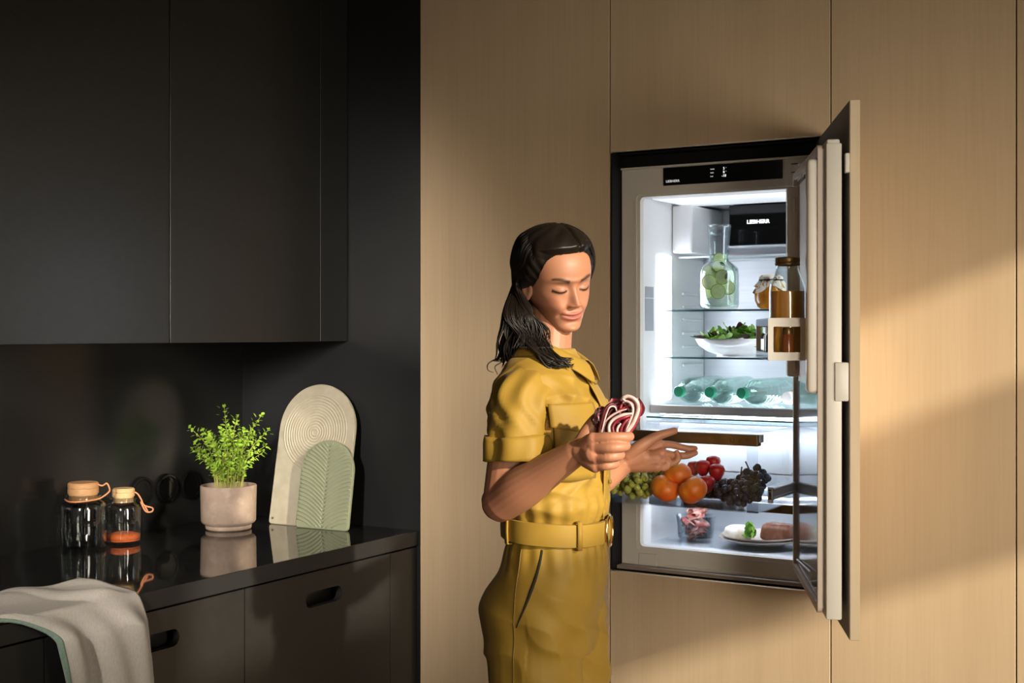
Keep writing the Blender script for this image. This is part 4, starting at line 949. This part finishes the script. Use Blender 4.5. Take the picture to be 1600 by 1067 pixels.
parts += hand(Lh, LW, np.array([-.2, -.5, .6]), [(-.366, -.372, 1.190), (-.336, -.366, 1.214), (-.306, -.340, 1.236), (-.277, -.308, 1.2475)])
parts.append(chain([LW + np.array([.005, -.01, .008]), (-.335, -.352, 1.187)], [.018, .020], 14))
BV, BF = voxel(parts, .0019, 4)
BC = np.repeat(SK[None, :], len(BV), 0)
tipsP = [np.array(q[-1]) for q in list(Rh.values()) + list(Lh.values())] + [np.array(q[0]) for q in list(Rh.values()) + list(Lh.values())] + [RE]
for i, q in enumerate(tipsP):
    s_ = .014 if i < 16 else .05
    k = .40 * np.exp(-(np.linalg.norm(BV - q, axis=1) / s_) ** 2)[:, None]; BC = BC * (1 - k) + np.array([.50, .19, .12]) * k
bodyV, bodyF = join((HV, HF), *ears, (BV, BF))
bodyC = np.vstack([HC] + [np.repeat(np.array([[.47, .215, .125]]), len(e[0]), 0) for e in ears] + [BC])

person = thing('person', 'person in an ochre belted jumpsuit holding red leaves and pulling the drawer', 'person', tuple(PC))
M_SKIN = mat('skin', (.6, .36, .25), .48, spec=.40, Subsurface_Weight=.10, Subsurface_Scale=.008); M_SKIN.node_tree.nodes['Principled BSDF'].inputs['Subsurface Radius'].default_value = (1, .35, .2)
at = nd(M_SKIN, 'ShaderNodeAttribute', attribute_name='tone'); M_SKIN.node_tree.links.new(at.outputs['Color'], M_SKIN.node_tree.nodes['Principled BSDF'].inputs['Base Color'])
body = mk('body', (bodyV, bodyF), M_SKIN, person, True)
ca = body.data.color_attributes.new('tone', 'FLOAT_COLOR', 'POINT'); ca.data.foreach_set('color', np.hstack([bodyC, np.ones((len(bodyC), 1))]).astype(np.float32).ravel())
# earring
M_GOLD = mat('gold', (.75, .55, .25), .2, metal=1.0)
ep = head2w((.014, -.0800, .064))
mk('earring', join(tube([ep + np.array([.0045 * math.cos(a), 0, -.006 + .007 * math.sin(a)]) for a in np.linspace(0, 2 * PI, 21)[:-1]], .0010, 6, closed=True), sphere(ep + np.array([0, 0, -.017]), .0024, 10, 8), sphere(ep + np.array([0, 0, -.0225]), .0018, 10, 8)), M_GOLD, person, True)

# --- jumpsuit
TR = np.array([  # z, forward offset, front, back, half width
    (.800, .004, .098, .128, .160), (.850, .002, .106, .134, .168), (.895, .000, .112, .134, .170), (.940, .004, .116, .124, .166), (.990, .014, .110, .108, .152),
    (1.035, .020, .102, .098, .138), (1.070, .022, .098, .096, .130), (1.105, .020, .102, .100, .136), (1.150, .012, .112, .106, .148), (1.200, .004, .122, .112, .160), (1.250, .002, .130, .114, .166),
    (1.300, .000, .128, .112, .168), (1.340, -.002, .116, .106, .165), (1.375, -.004, .098, .094, .152), (1.400, -.004, .082, .082, .134), (1.425, -.002, .068, .068, .100), (1.445, .004, .056, .056, .066)])
tsp = spline(TR, 8)
def torso(z, ang, off=0.0):
    """surface point of the top or hips; ang 0 = front, -90 deg = her right side"""
    f0, af, ab, b = (np.interp(z, tsp[:, 0], tsp[:, k]) for k in (1, 2, 3, 4))
    c, s = math.cos(ang), math.sin(ang); n = 2.3
    gx_ = math.copysign(abs(c) ** (2 / n), c); gy_ = math.copysign(abs(s) ** (2 / n), s)
    a = af if c > 0 else ab
    p = B(f0 + (a + off) * gx_, (b + off) * gy_, z); return p
def ringmesh(zs, na=64):
    V = [torso(z, 2 * PI * k / na) for z in zs for k in range(na)]; m = len(zs); F = []
    for i in range(m - 1):
        for k in range(na): F.append((i * na + k, i * na + (k + 1) % na, (i + 1) * na + (k + 1) % na, (i + 1) * na + k))
    F += [tuple(range(na - 1, -1, -1)), tuple((m - 1) * na + k for k in range(na))]
    return np.array(V), F
legs = []
for s, fo in ((-1, -.004), (1, .022)):
    legs.append(chain([B(fo - .006, s * .070, .90), B(fo - .002, s * .074, .80), B(fo, s * .078, .70), B(fo, s * .082, .52), B(fo - .01, s * .086, .30), B(fo - .02, s * .090, .075)], [.095, .100, .096, .088, .080, .085], 28, flat=1.0))
TV, TF = voxel([ringmesh(np.linspace(.82, 1.445, 60))] + legs, .0034, 8)
# folds in the cloth
f_, l_, z_ = (TV - PC) @ FWD, (TV - PC) @ LFT, TV[:, 2]
ang_ = np.arctan2(l_, f_)
nrm_ = np.cos(ang_)[:, None] * FWD + np.sin(ang_)[:, None] * LFT
def wv(a, b, c, p): return np.sin(a * f_ + b * l_ + c * z_ + p + 1.3 * np.sin(.6 * a * z_ + .4 * c * l_ + p))
fold = .0036 * wv(38, 55, -30, .3) * sstep(1.08, 1.16, z_) + .0022 * wv(80, -60, 45, 1.1) * sstep(1.09, 1.18, z_)
gath = np.exp(-((z_ - 1.115) / .035) ** 2) + .8 * np.exp(-((z_ - 1.03) / .03) ** 2)
fold += .0024 * np.sin(ang_ * 26 + 8 * z_) * gath
fold += (.0024 * wv(30, 34, 26, 2.0) + .0018 * wv(70, 20, 18, .5)) * (1 - sstep(.98, 1.05, z_))
# waist blousing over the belt
fold += .010 * np.exp(-((z_ - 1.125) / .018) ** 2) - .004 * np.exp(-((z_ - 1.073) / .02) ** 2)
# drag lines from shoulder to bust on her right
fold += .0035 * np.sin((l_ * .7 + f_ * .6 + (z_ - 1.3) * .9) * 105) * np.exp(-((z_ - 1.36) / .05) ** 2) * (l_ < .02)
def crease_w(a, b, c, p, warp): 
    q = a * f_ + b * l_ + c * z_ + p + warp * np.sin(14 * z_ + 9 * l_ + p) + .6 * np.sin(31 * z_ - 22 * f_ + 2 * p)
    return 1 - 2 * np.abs(np.sin(q))
fold += .0034 * crease_w(26, 30, -34, .7, 1.0) * sstep(1.10, 1.18, z_) + .0024 * crease_w(-40, 36, 40, 2.1, 1.2) * sstep(1.12, 1.2, z_)
fold += .0030 * crease_w(20, 12, 14, 1.7, 1.3) * (1 - sstep(.95, 1.03, z_)) + .0026 * crease_w(24, 10, 34, .2, .8) * np.exp(-((z_ - .86) / .06) ** 2) * (f_ > 0)
fold += .0026 * crease_w(10, 8, 95, .4, 1.0) * np.exp(-((z_ - 1.16) / .05) ** 2)
TV = TV + nrm_ * (fold * (z_ < 1.43))[:, None]
M_SUIT = noisy(mat('ochre_satin', (.360, .218, .032), .58, spec=.28, Sheen_Weight=.05, Sheen_Roughness=.4), (.320, .190, .026), (9, 9, 9), 3, bump=.10, bscale=(26, 26, 14))
M_SEAM = mat('ochre_seam', (.20, .125, .015), .6); M_SLIT = mat('dark_slit', (.018, .012, .004), .8)
suit = mk('jumpsuit', (TV, TF), M_SUIT, person, True)
# sleeves: open turned-up tubes with folds
def sleeve(s):
    path = spline([B(-.010, s * .085, 1.372), B(-.016, s * .130, 1.352), B(-.020, s * .152, 1.300), B(-.019, s * .162, 1.222)], 10)
    n = len(path); na = 56; V = []
    for i, p in enumerate(path):
        u = i / (n - 1)
        rf = np.interp(u, [0, .2, .5, .8, 1], [.046, .058, .062, .061, .061]); rl = np.interp(u, [0, .2, .5, .8, 1], [.044, .048, .052, .054, .055])
        tn = path[min(i + 1, n - 1)] - path[max(i - 1, 0)]; tn /= np.linalg.norm(tn)
        fx = FWD - tn * (tn @ FWD); fx /= np.linalg.norm(fx); ly = np.cross(tn, fx)
        for k in range(na):
            a = 2 * PI * k / na
            w_ = .0036 * math.sin(3 * a + 2.0 + 2.5 * u) * u + .0028 * math.sin(7 * a - 4 * u) * (.3 + u) * .7 + .0012 * math.sin(5 * a + 9 * u)
            w_ += .0034 * (1 - 2 * abs(math.sin(4 * a + 5 * u + 1.5 * math.sin(3 * u * PI)))) * (.4 + .6 * math.sin(PI * min(1, u * 1.1)))
            V.append(p + fx * (rf + w_) * math.cos(a) + ly * (rl + w_) * math.sin(a))
    V = np.array(V); F = [(i * na + k, i * na + (k + 1) % na, (i + 1) * na + (k + 1) % na, (i + 1) * na + k) for i in range(n - 1) for k in range(na)]
    F.append(tuple(range(na)))
    o = mk('sleeve', (V, F), M_SUIT, suit, True); m = o.modifiers.new('thick', 'SOLIDIFY'); m.thickness = .003
    # turned-up cuff
    V2 = []; rows = 7
    for j in range(rows):
        i0 = n - 1 - j; u = j / (rows - 1)
        c_ = path[i0]
        for k in range(na): q = V[i0 * na + k] - c_; V2.append(c_ + q * (1 + (.0030 + .0022 * math.sin(u * PI)) / np.linalg.norm(q)) + np.array([0, 0, .004 * math.sin(2 * PI * k / na * 2 + 1.0) * (u > .05)]))
    F2 = [(j * na + k, j * na + (k + 1) % na, (j + 1) * na + (k + 1) % na, (j + 1) * na + k) for j in range(rows - 1) for k in range(na)]
    o = mk('cuff', (V2, F2), M_SUIT, suit, True); m = o.modifiers.new('thick', 'SOLIDIFY'); m.thickness = .004
    i0 = 4
    mk('armhole_seam', tube([V[i0 * na + k] + (V[i0 * na + k] - path[i0]) * .012 for k in range(na)], .0013, 5, closed=True), M_SEAM, suit, True)
sleeve(-1); sleeve(1)
def patch(name, a0, a1, z0, z1, off, m, na=14, nz=10, th=.003, zs=None, shape=None):
    V = []
    for i in range(nz):
        for k in range(na):
            u, v = k / (na - 1), i / (nz - 1); z = z0 + (z1 - z0) * v
            if shape: z = shape(u, v, z)
            V.append(torso(z, a0 + (a1 - a0) * u, off))
    F = [(i * na + k, i * na + k + 1, (i + 1) * na + k + 1, (i + 1) * na + k) for i in range(nz - 1) for k in range(na - 1)]
    o = mk(name, (V, F), m, suit, True); s_ = o.modifiers.new('thick', 'SOLIDIFY'); s_.thickness = th; return o
patch('pocket_flap', R(-72), R(-22), 1.292, 1.338, .0085, M_SUIT, shape=lambda u, v, z: z - .010 * (1 - v) * (1 - abs(2 * u - 1)))
patch('chest_pocket', R(-69), R(-24), 1.185, 1.30, .0055, M_SUIT)
patch('pocket_flap', R(22), R(72), 1.292, 1.338, .0085, M_SUIT)
patch('button_placket', R(-9), R(9), 1.10, 1.40, .0075, M_SUIT, 8, 30, .003)
for z in (1.375, 1.31, 1.24, 1.17):
    p = torso(z, 0.0, .0125); mk('button', sphere(p, .0052, 12, 8, (.4, 1, 1)), M_SEAM, suit, True)
# collar: folded band round the neck
na = 48; V = []
rows = [(.064, .050, 1.408), (.060, .048, 1.438), (.064, .052, 1.462), (.075, .064, 1.452), (.090, .080, 1.424)]
for j, (rf, rl, z) in enumerate(rows):
    for k in range(na + 1):
        a = R(14) + (2 * PI - R(28)) * k / na
        fw = math.cos(a); pt = math.exp(-((min(k, na - k)) / 3.2) ** 2)
        zf = z - .038 * max(0, fw) ** 1.5 - (.020 * pt if j == 4 else 0)
        ex = .012 * pt if j >= 3 else 0
        V.append(B(.004 + (rf + ex) * fw + .010 * max(0, fw), (rl + (.012 if j >= 3 else .004)) * math.sin(a), zf))
F = [(j * (na + 1) + k, j * (na + 1) + k + 1, (j + 1) * (na + 1) + k + 1, (j + 1) * (na + 1) + k) for j in range(4) for k in range(na)]
o = mk('collar', (V, F), M_SUIT, suit, True); s_ = o.modifiers.new('thick', 'SOLIDIFY'); s_.thickness = .0025; s_ = o.modifiers.new('sub', 'SUBSURF'); s_.levels = 1; s_.render_levels = 1
# belt with loops and buckle
def zbelt(a): return 1.076 - .006 * math.cos(a)
V = []; na = 90; prf = ((-.023, .004), (-.022, .0105), (0, .0115), (.022, .0105), (.023, .004))
for k in range(na):
    a = 2 * PI * k / na
    for dz, of in prf: q = torso(1.072, a, of + .004); V.append((q[0], q[1], zbelt(a) + dz))
F = [(k * 5 + j, ((k + 1) % na) * 5 + j, ((k + 1) % na) * 5 + j + 1, k * 5 + j + 1) for k in range(na) for j in range(4)]
belt = mk('belt', (V, F), M_SUIT, suit, 'auto')
for a in (R(-128), R(-52), R(52), R(128)):
    V = []
    for dz, of in ((-.029, .004), (-.028, .0165), (0, .0178), (.028, .0165), (.029, .004)):
        for da in (-.045, .045): q = torso(1.072, a + da, of + .003); V.append((q[0], q[1], zbelt(a) + dz))
    o = mk('belt_loop', (V, [(2 * j, 2 * j + 1, 2 * j + 3, 2 * j + 2) for j in range(4)]), M_SUIT, suit, True); s_ = o.modifiers.new('thick', 'SOLIDIFY'); s_.thickness = .003
P = []
for k in range(28):
    t_ = 2 * PI * k / 28; q = torso(1.072, R(-4) + .15 * math.cos(t_), .0185); P.append((q[0], q[1], zbelt(0) + .031 * math.sin(t_)))
mk('buckle', tube(P, .0028, 8, closed=True), M_GOLD, suit, True)
# side seam and slanted pocket opening of the trousers, laid on the cloth surface
from mathutils.bvhtree import BVHTree
bvh = BVHTree.FromPolygons([tuple(v) for v in TV], TF)
def onsuit(ang, z, off):
    o_ = B(.0, -.0, z); dv = Vector(tuple(FWD * math.cos(ang) + LFT * math.sin(ang))); st = Vector(tuple(o_)) + dv * .5
    h = bvh.ray_cast(st, -dv)
    return np.array(h[0]) + np.array(dv) * off
mk('side_seam', tube([onsuit(R(-99), z, .0004) for z in np.linspace(1.045, .50, 46)], .0014, 5), M_SEAM, suit, True)
mk('pocket_opening', tube([onsuit(R(-80) + R(-17) * u ** 1.3, 1.045 - .150 * u, .0006) for u in np.linspace(0, 1, 26)], np.concatenate([np.linspace(.0022, .0034, 13), np.linspace(.0034, .001, 13)]), 6), M_SLIT, suit, True)
# shoes
M_SHOE = mat('dark_leather', (.03, .022, .018), .4)
for s, fo in ((-1, -.02), (1, .0)):
    mk('shoe', voxel([chain([B(fo - .05, s * .094, .035), B(fo + .02, s * .097, .04), B(fo + .12, s * .102, .028)], [.034, .038, .027], 20), xf(box(fo - .075, fo + .145, s * .098 - .036, s * .098 + .036, .0, .02, .004), frame(PC, FWD, LFT, (0, 0, 1)))], .006, 3), M_SHOE, person, True)

# --- hair
M_HAIR = noisy(mat('dark_brown_hair', (.0065, .0042, .003), .42, spec=.34), (.011, .007, .0045), (30, 30, 30)); 
hp = hv_.reshape(-1, 3)
hx, hy, hz = hp.T
ahy = np.abs(hy)
# hairline: high on the forehead, round the temple, over and behind the ear
xl = np.interp(hz, [.0, .03, .06, .085, .105, .125, .150, .168, .178, .186, .215], [-.040, -.032, -.016, .006, .030, .046, .056, .061, .068, .10, .2])
hm = (hx < xl - .0) & (hz > .02)
cnrm = hp - np.array([-.008, 0, .115]); cnrm /= np.linalg.norm(cnrm, axis=1)[:, None]
offs = (.0006 + .0145 * sstep(0, .034, xl - hx) + .004 * sstep(.16, .2, hz)) - .006 * np.exp(-((hy - .016) / .004) ** 2) * (hz > .15) * (hx > -.03)
offs = np.maximum(offs, .001) + .0009 * np.sin(hp[:, 0] * 300 + hp[:, 2] * 260 + 3 * np.sin(hp[:, 1] * 60))
cv = head2w(hp + cnrm * offs[:, None])
cf = [q for q in HF if len(q) == 4 and all(hm[i] for i in q)] + [HF[-1]]
used = sorted({i for q in cf for i in q}); ix = {o_: n_ for n_, o_ in enumerate(used)}
capmesh = (cv[used], [tuple(ix[i] for i in q) for q in cf])
hs = [capmesh]
hr_ = np.random.RandomState(21)
XR, ZR = np.array([.858, .5135, 0]), np.array([-.5135, .858, 0])
def HP(sx, z, dep): # sideways along the view, height, away from the viewer, all relative to below the right ear
    return np.array([-.352, -.800, 0]) + XR * (sx - .013) + ZR * dep + np.array([0, 0, z])
def surf(x, y, z, off):   # point just over the scalp near (x,y,z) in head space
    p = np.array([x, y, z]); c0 = np.array([-.008, 0, .115]); dv = (p - c0) / np.linalg.norm(p - c0)
    k = np.argmax(cnrm @ dv); return head2w(hp[k] + cnrm[k] * off)
N1 = 290
for k in range(N1):
    u = hr_.rand(); v = hr_.rand()
    # start along the parting, sweep over the side, tuck behind the ear, fall to the shoulder
    rx = .058 - .105 * u
    e_ = min(1, u * 3.5)
    pts = [surf(rx, .014 - .012 * v, .2, .004 + .008 * v * e_), surf(rx * .75 - .014, -.045, .183 - .02 * (1 - u), .005 + .011 * v * e_), surf(.030 - .090 * u, -.075, .142 + .010 * (1 - u), .007 + .011 * v * e_), surf(-.014 - .060 * u, -.074, .104 - .01 * u, .010 + .011 * v)]
    w_ = (u * .9 + .1 * hr_.rand()); dep = hr_.uniform(-.018, .030)
    fwd = hr_.rand() < .62
    x1 = -.008 - .052 * w_ + hr_.uniform(-.006, .006)
    pts += [HP(x1 - .004, 1.522, dep * .6 + .006), HP(x1 + (.014 if fwd else -.008), 1.482, dep * .8 - .002)]
    if fwd: pts += [HP(x1 * .7 + .030, 1.447, dep * .6 - .030), HP(x1 * .6 + .050 + hr_.uniform(-.008, .012), 1.418 + hr_.uniform(-.010, .012), dep * .5 - .042), HP(x1 * .5 + .068 + hr_.uniform(-.006, .012), 1.412 + hr_.uniform(-.006, .016), dep * .4 - .040)]
    else: pts += [HP(x1 - .010 + hr_.uniform(-.012, .012), 1.450, dep + .012), HP(x1 - .022 + hr_.uniform(-.02, .015), 1.418, dep + .022)]
    c_ = spline(pts, 7); n = len(c_)
    wa = np.clip((np.arange(n) / n - .45) / .4, 0, 1)[:, None]; c_ = c_ + wa * (XR * .0045) * np.sin(np.arange(n) * .33 + w_ * 5)[:, None] + wa * ZR * .004 * np.cos(np.arange(n) * .28 + w_ * 4)[:, None]
    r_ = np.interp(np.linspace(0, 1, n), [0, .15, .5, .85, 1], [.0016, .0036, .0042, .0034, .0007]) * hr_.uniform(.7, 1.15)
    hs.append(tube(c_, r_, 5, flat=.7))
for k in range(110):   # far side and back
    u = hr_.rand(); v = hr_.rand()
    rx = .066 - .10 * u
    pts = [surf(rx, .018 + .01 * v, .2, .008 + .005 * v), surf(rx * .8, .048, .180, .011 + .005 * v), surf(.030 - .09 * u, .076, .138, .011 + .005 * v), surf(.008 - .085 * u, .075, .09, .010 + .006 * v), head2w((-.030 - .03 * u, .062, .035)), B(-.055 + .02 * v, .05 - .03 * v, 1.45), B(-.085, .035 - .06 * v, 1.40 - .03 * v)]
    c_ = spline(pts, 6); n = len(c_); r_ = np.interp(np.linspace(0, 1, n), [0, .2, .8, 1], [.0016, .004, .004, .0008])
    hs.append(tube(c_, r_, 5, flat=.7))
for k in range(60):    # back of the head
    u = hr_.rand(); y0 = hr_.uniform(-.06, .05)
    pts = [surf(-.03, y0 * .3, .21, .010), surf(-.085, y0, .16, .014), surf(-.095, y0, .11, .016), head2w((-.085, y0 * .9 - .01, .04)), HP(-.045 + .02 * y0, 1.490, .04 + y0 * .3), HP(-.055 + hr_.uniform(-.02, .02), 1.435 + hr_.uniform(-.03, .01), .035 + y0 * .2)]
    c_ = spline(pts, 6); n = len(c_); hs.append(tube(c_, np.interp(np.linspace(0, 1, n), [0, .2, .8, 1], [.0016, .0045, .0042, .0008]), 5, flat=.7))
for pts in ([HP(-.05, 1.45, .03), HP(-.075, 1.428, .02), HP(-.098, 1.415, .01), HP(-.100, 1.402, .0), HP(-.088, 1.396, .0)], [HP(-.045, 1.46, .02), HP(-.07, 1.42, .01), HP(-.085, 1.408, .0), HP(-.080, 1.392, .0)]):
    c_ = spline(pts, 7); hs.append(tube(c_, np.linspace(.0022, .0006, len(c_)), 5))
for k in range(260):   # fine single strands lying over the rest
    u = hr_.rand(); v = hr_.rand(); rx = .054 - .11 * u; o_ = .0135 + .003 * v
    e_ = .45 + .55 * min(1, u * 3.0)
    pts = [surf(rx, .013 - .010 * v, .2, o_ * e_), surf(rx * .75 - .014, -.045, .183 - .02 * (1 - u), (o_ + .003) * e_), surf(.028 - .088 * u, -.075, .142 + .010 * (1 - u), (o_ + .004) * e_), surf(-.014 - .060 * u, -.074, .104 - .01 * u, .016 + .004 * v), HP(-.009 - .052 * u + hr_.uniform(-.006, .003), 1.522, hr_.uniform(-.018, -.006)), HP(.010 - .058 * u + hr_.uniform(-.012, .012), 1.482, hr_.uniform(-.026, -.012)), HP(.030 - .062 * u + hr_.uniform(-.016, .016), 1.446, hr_.uniform(-.044, -.028))]
    c_ = spline(pts, 8); n = len(c_); wa = np.clip((np.arange(n) / n - .4) / .4, 0, 1)[:, None]
    c_ = c_ + wa * (XR * .006) * np.sin(np.arange(n) * .36 + u * 6)[:, None]
    hs.append(tube(c_, np.interp(np.linspace(0, 1, n), [0, .2, .8, 1], [.0005, .0013, .0013, .0004]), 4))
mk('hair', join(*hs), M_HAIR, person, True)

# --- the leaves she holds
M_RIB = noisy(mat('white_rib', (.60, .47, .43), .45), (.55, .28, .27), (60, 60, 60), 2, .5, .75)
M_RED = noisy(mat('crimson_leaf', (.28, .018, .035), .4), (.15, .010, .02), (50, 50, 50)); M_RED2 = noisy(mat('dark_leaf', (.07, .008, .012), .4), (.12, .012, .02), (50, 50, 50))
RC = np.array([-.1125, -.9330, 1.322])
t = thing('radicchio', 'curled red and white radicchio held in the raised right hand', 'radicchio', (-.128, -.945, 1.255))
def RP(zx, zy, dep): # drawn on a plane facing the room: units of the study sheet
    return RC + XR * ((zx - 590) * .000178) + np.array([0, 0, -(zy - 330) * .000178]) + ZR * dep
leaves = [
    ([(640, 640), (650, 530), (735, 400), (785, 260), (765, 170), (690, 122), (628, 140), (655, 175)], -.006, 30, 'w'),
    ([(690, 640), (700, 530), (775, 400), (815, 280), (820, 200)], .008, 26, 'r'),
    ([(660, 560), (740, 400), (770, 260), (745, 180), (690, 150), (650, 160)], .000, 24, 'r'),
    ([(600, 560), (690, 400), (730, 270), (705, 195), (655, 172), (625, 190)], -.004, 20, 'w'),
    ([(470, 640), (480, 520), (480, 430), (525, 360), (620, 312), (720, 296)], -.012, 26, 'w'),
    ([(520, 640), (525, 520), (515, 440), (560, 375), (640, 335), (715, 318)], -.010, 28, 'r'),
    ([(560, 640), (560, 520), (565, 450), (600, 400)], -.012, 20, 'w'),
    ([(600, 640), (600, 520), (610, 440), (650, 380), (690, 350)], -.008, 26, 'r'),
    ([(630, 640), (635, 520), (660, 430), (705, 350)], -.002, 26, 'd'),
    ([(410, 640), (425, 520), (430, 440), (480, 350), (580, 285), (665, 255)], -.002, 18, 'w'),
    ([(440, 640), (450, 520), (455, 430), (505, 340), (600, 270), (690, 220)], .004, 30, 'r'),
    ([(380, 640), (380, 500), (405, 380), (435, 265), (490, 205), (540, 212), (562, 265), (545, 300)], -.002, 22, 'd'),
    ([(395, 600), (410, 480), (440, 350), (475, 250), (510, 225), (545, 235), (560, 275)], -.007, 13, 'w'),
    ([(420, 600), (450, 440), (490, 300), (540, 250), (600, 220), (630, 180)], .010, 30, 'd'),
    ([(560, 500), (590, 330), (610, 230), (640, 190), (660, 230)], .006, 28, 'r'),
    ([(640, 500), (700, 330), (680, 250), (640, 240)], .006, 28, 'd'),
    ([(380, 640), (365, 520), (395, 400), (450, 300), (520, 250)], .012, 26, 'd'),
]
for k, (a, b, ang, L_, m_) in enumerate(((600, 300, 1.9, .040, 'r'), (560, 380, 2.3, .045, 'd'), (690, 330, 1.2, .045, 'r'), (640, 250, 1.6, .030, 'd'), (520, 430, 2.0, .05, 'r'), (650, 430, 1.4, .05, 'd'), (580, 500, 1.7, .05, 'r'), (740, 300, 1.3, .04, 'd'), (470, 420, 2.0, .045, 'd'))):
    mk('leaf_blade', bigleaf(RP(a, b + 60, .014), XR * math.cos(ang) + np.array([0, 0, math.sin(ang)]), -ZR, L_, .034, -.15, .003), M_RED if m_ == 'r' else M_RED2, t, True)
for P, dep, wd, m_ in leaves:
    c_ = spline([RP(a, b, dep + .004 * math.sin(a * .02 + b * .013)) for a, b in P], 7); n = len(c_)
    r_ = np.interp(np.linspace(0, 1, n), [0, .2, .8, 1], [.8, 1, .95, .45]) * wd * .000105 * 1.25
    mk('leaf_rib' if m_ == 'w' else 'leaf_blade', tube(c_, r_, 8, flat=1.7 if m_ != 'w' else 1.2, up=tuple(ZR)), {'w': M_RIB, 'r': M_RED, 'd': M_RED2}[m_], t, True)
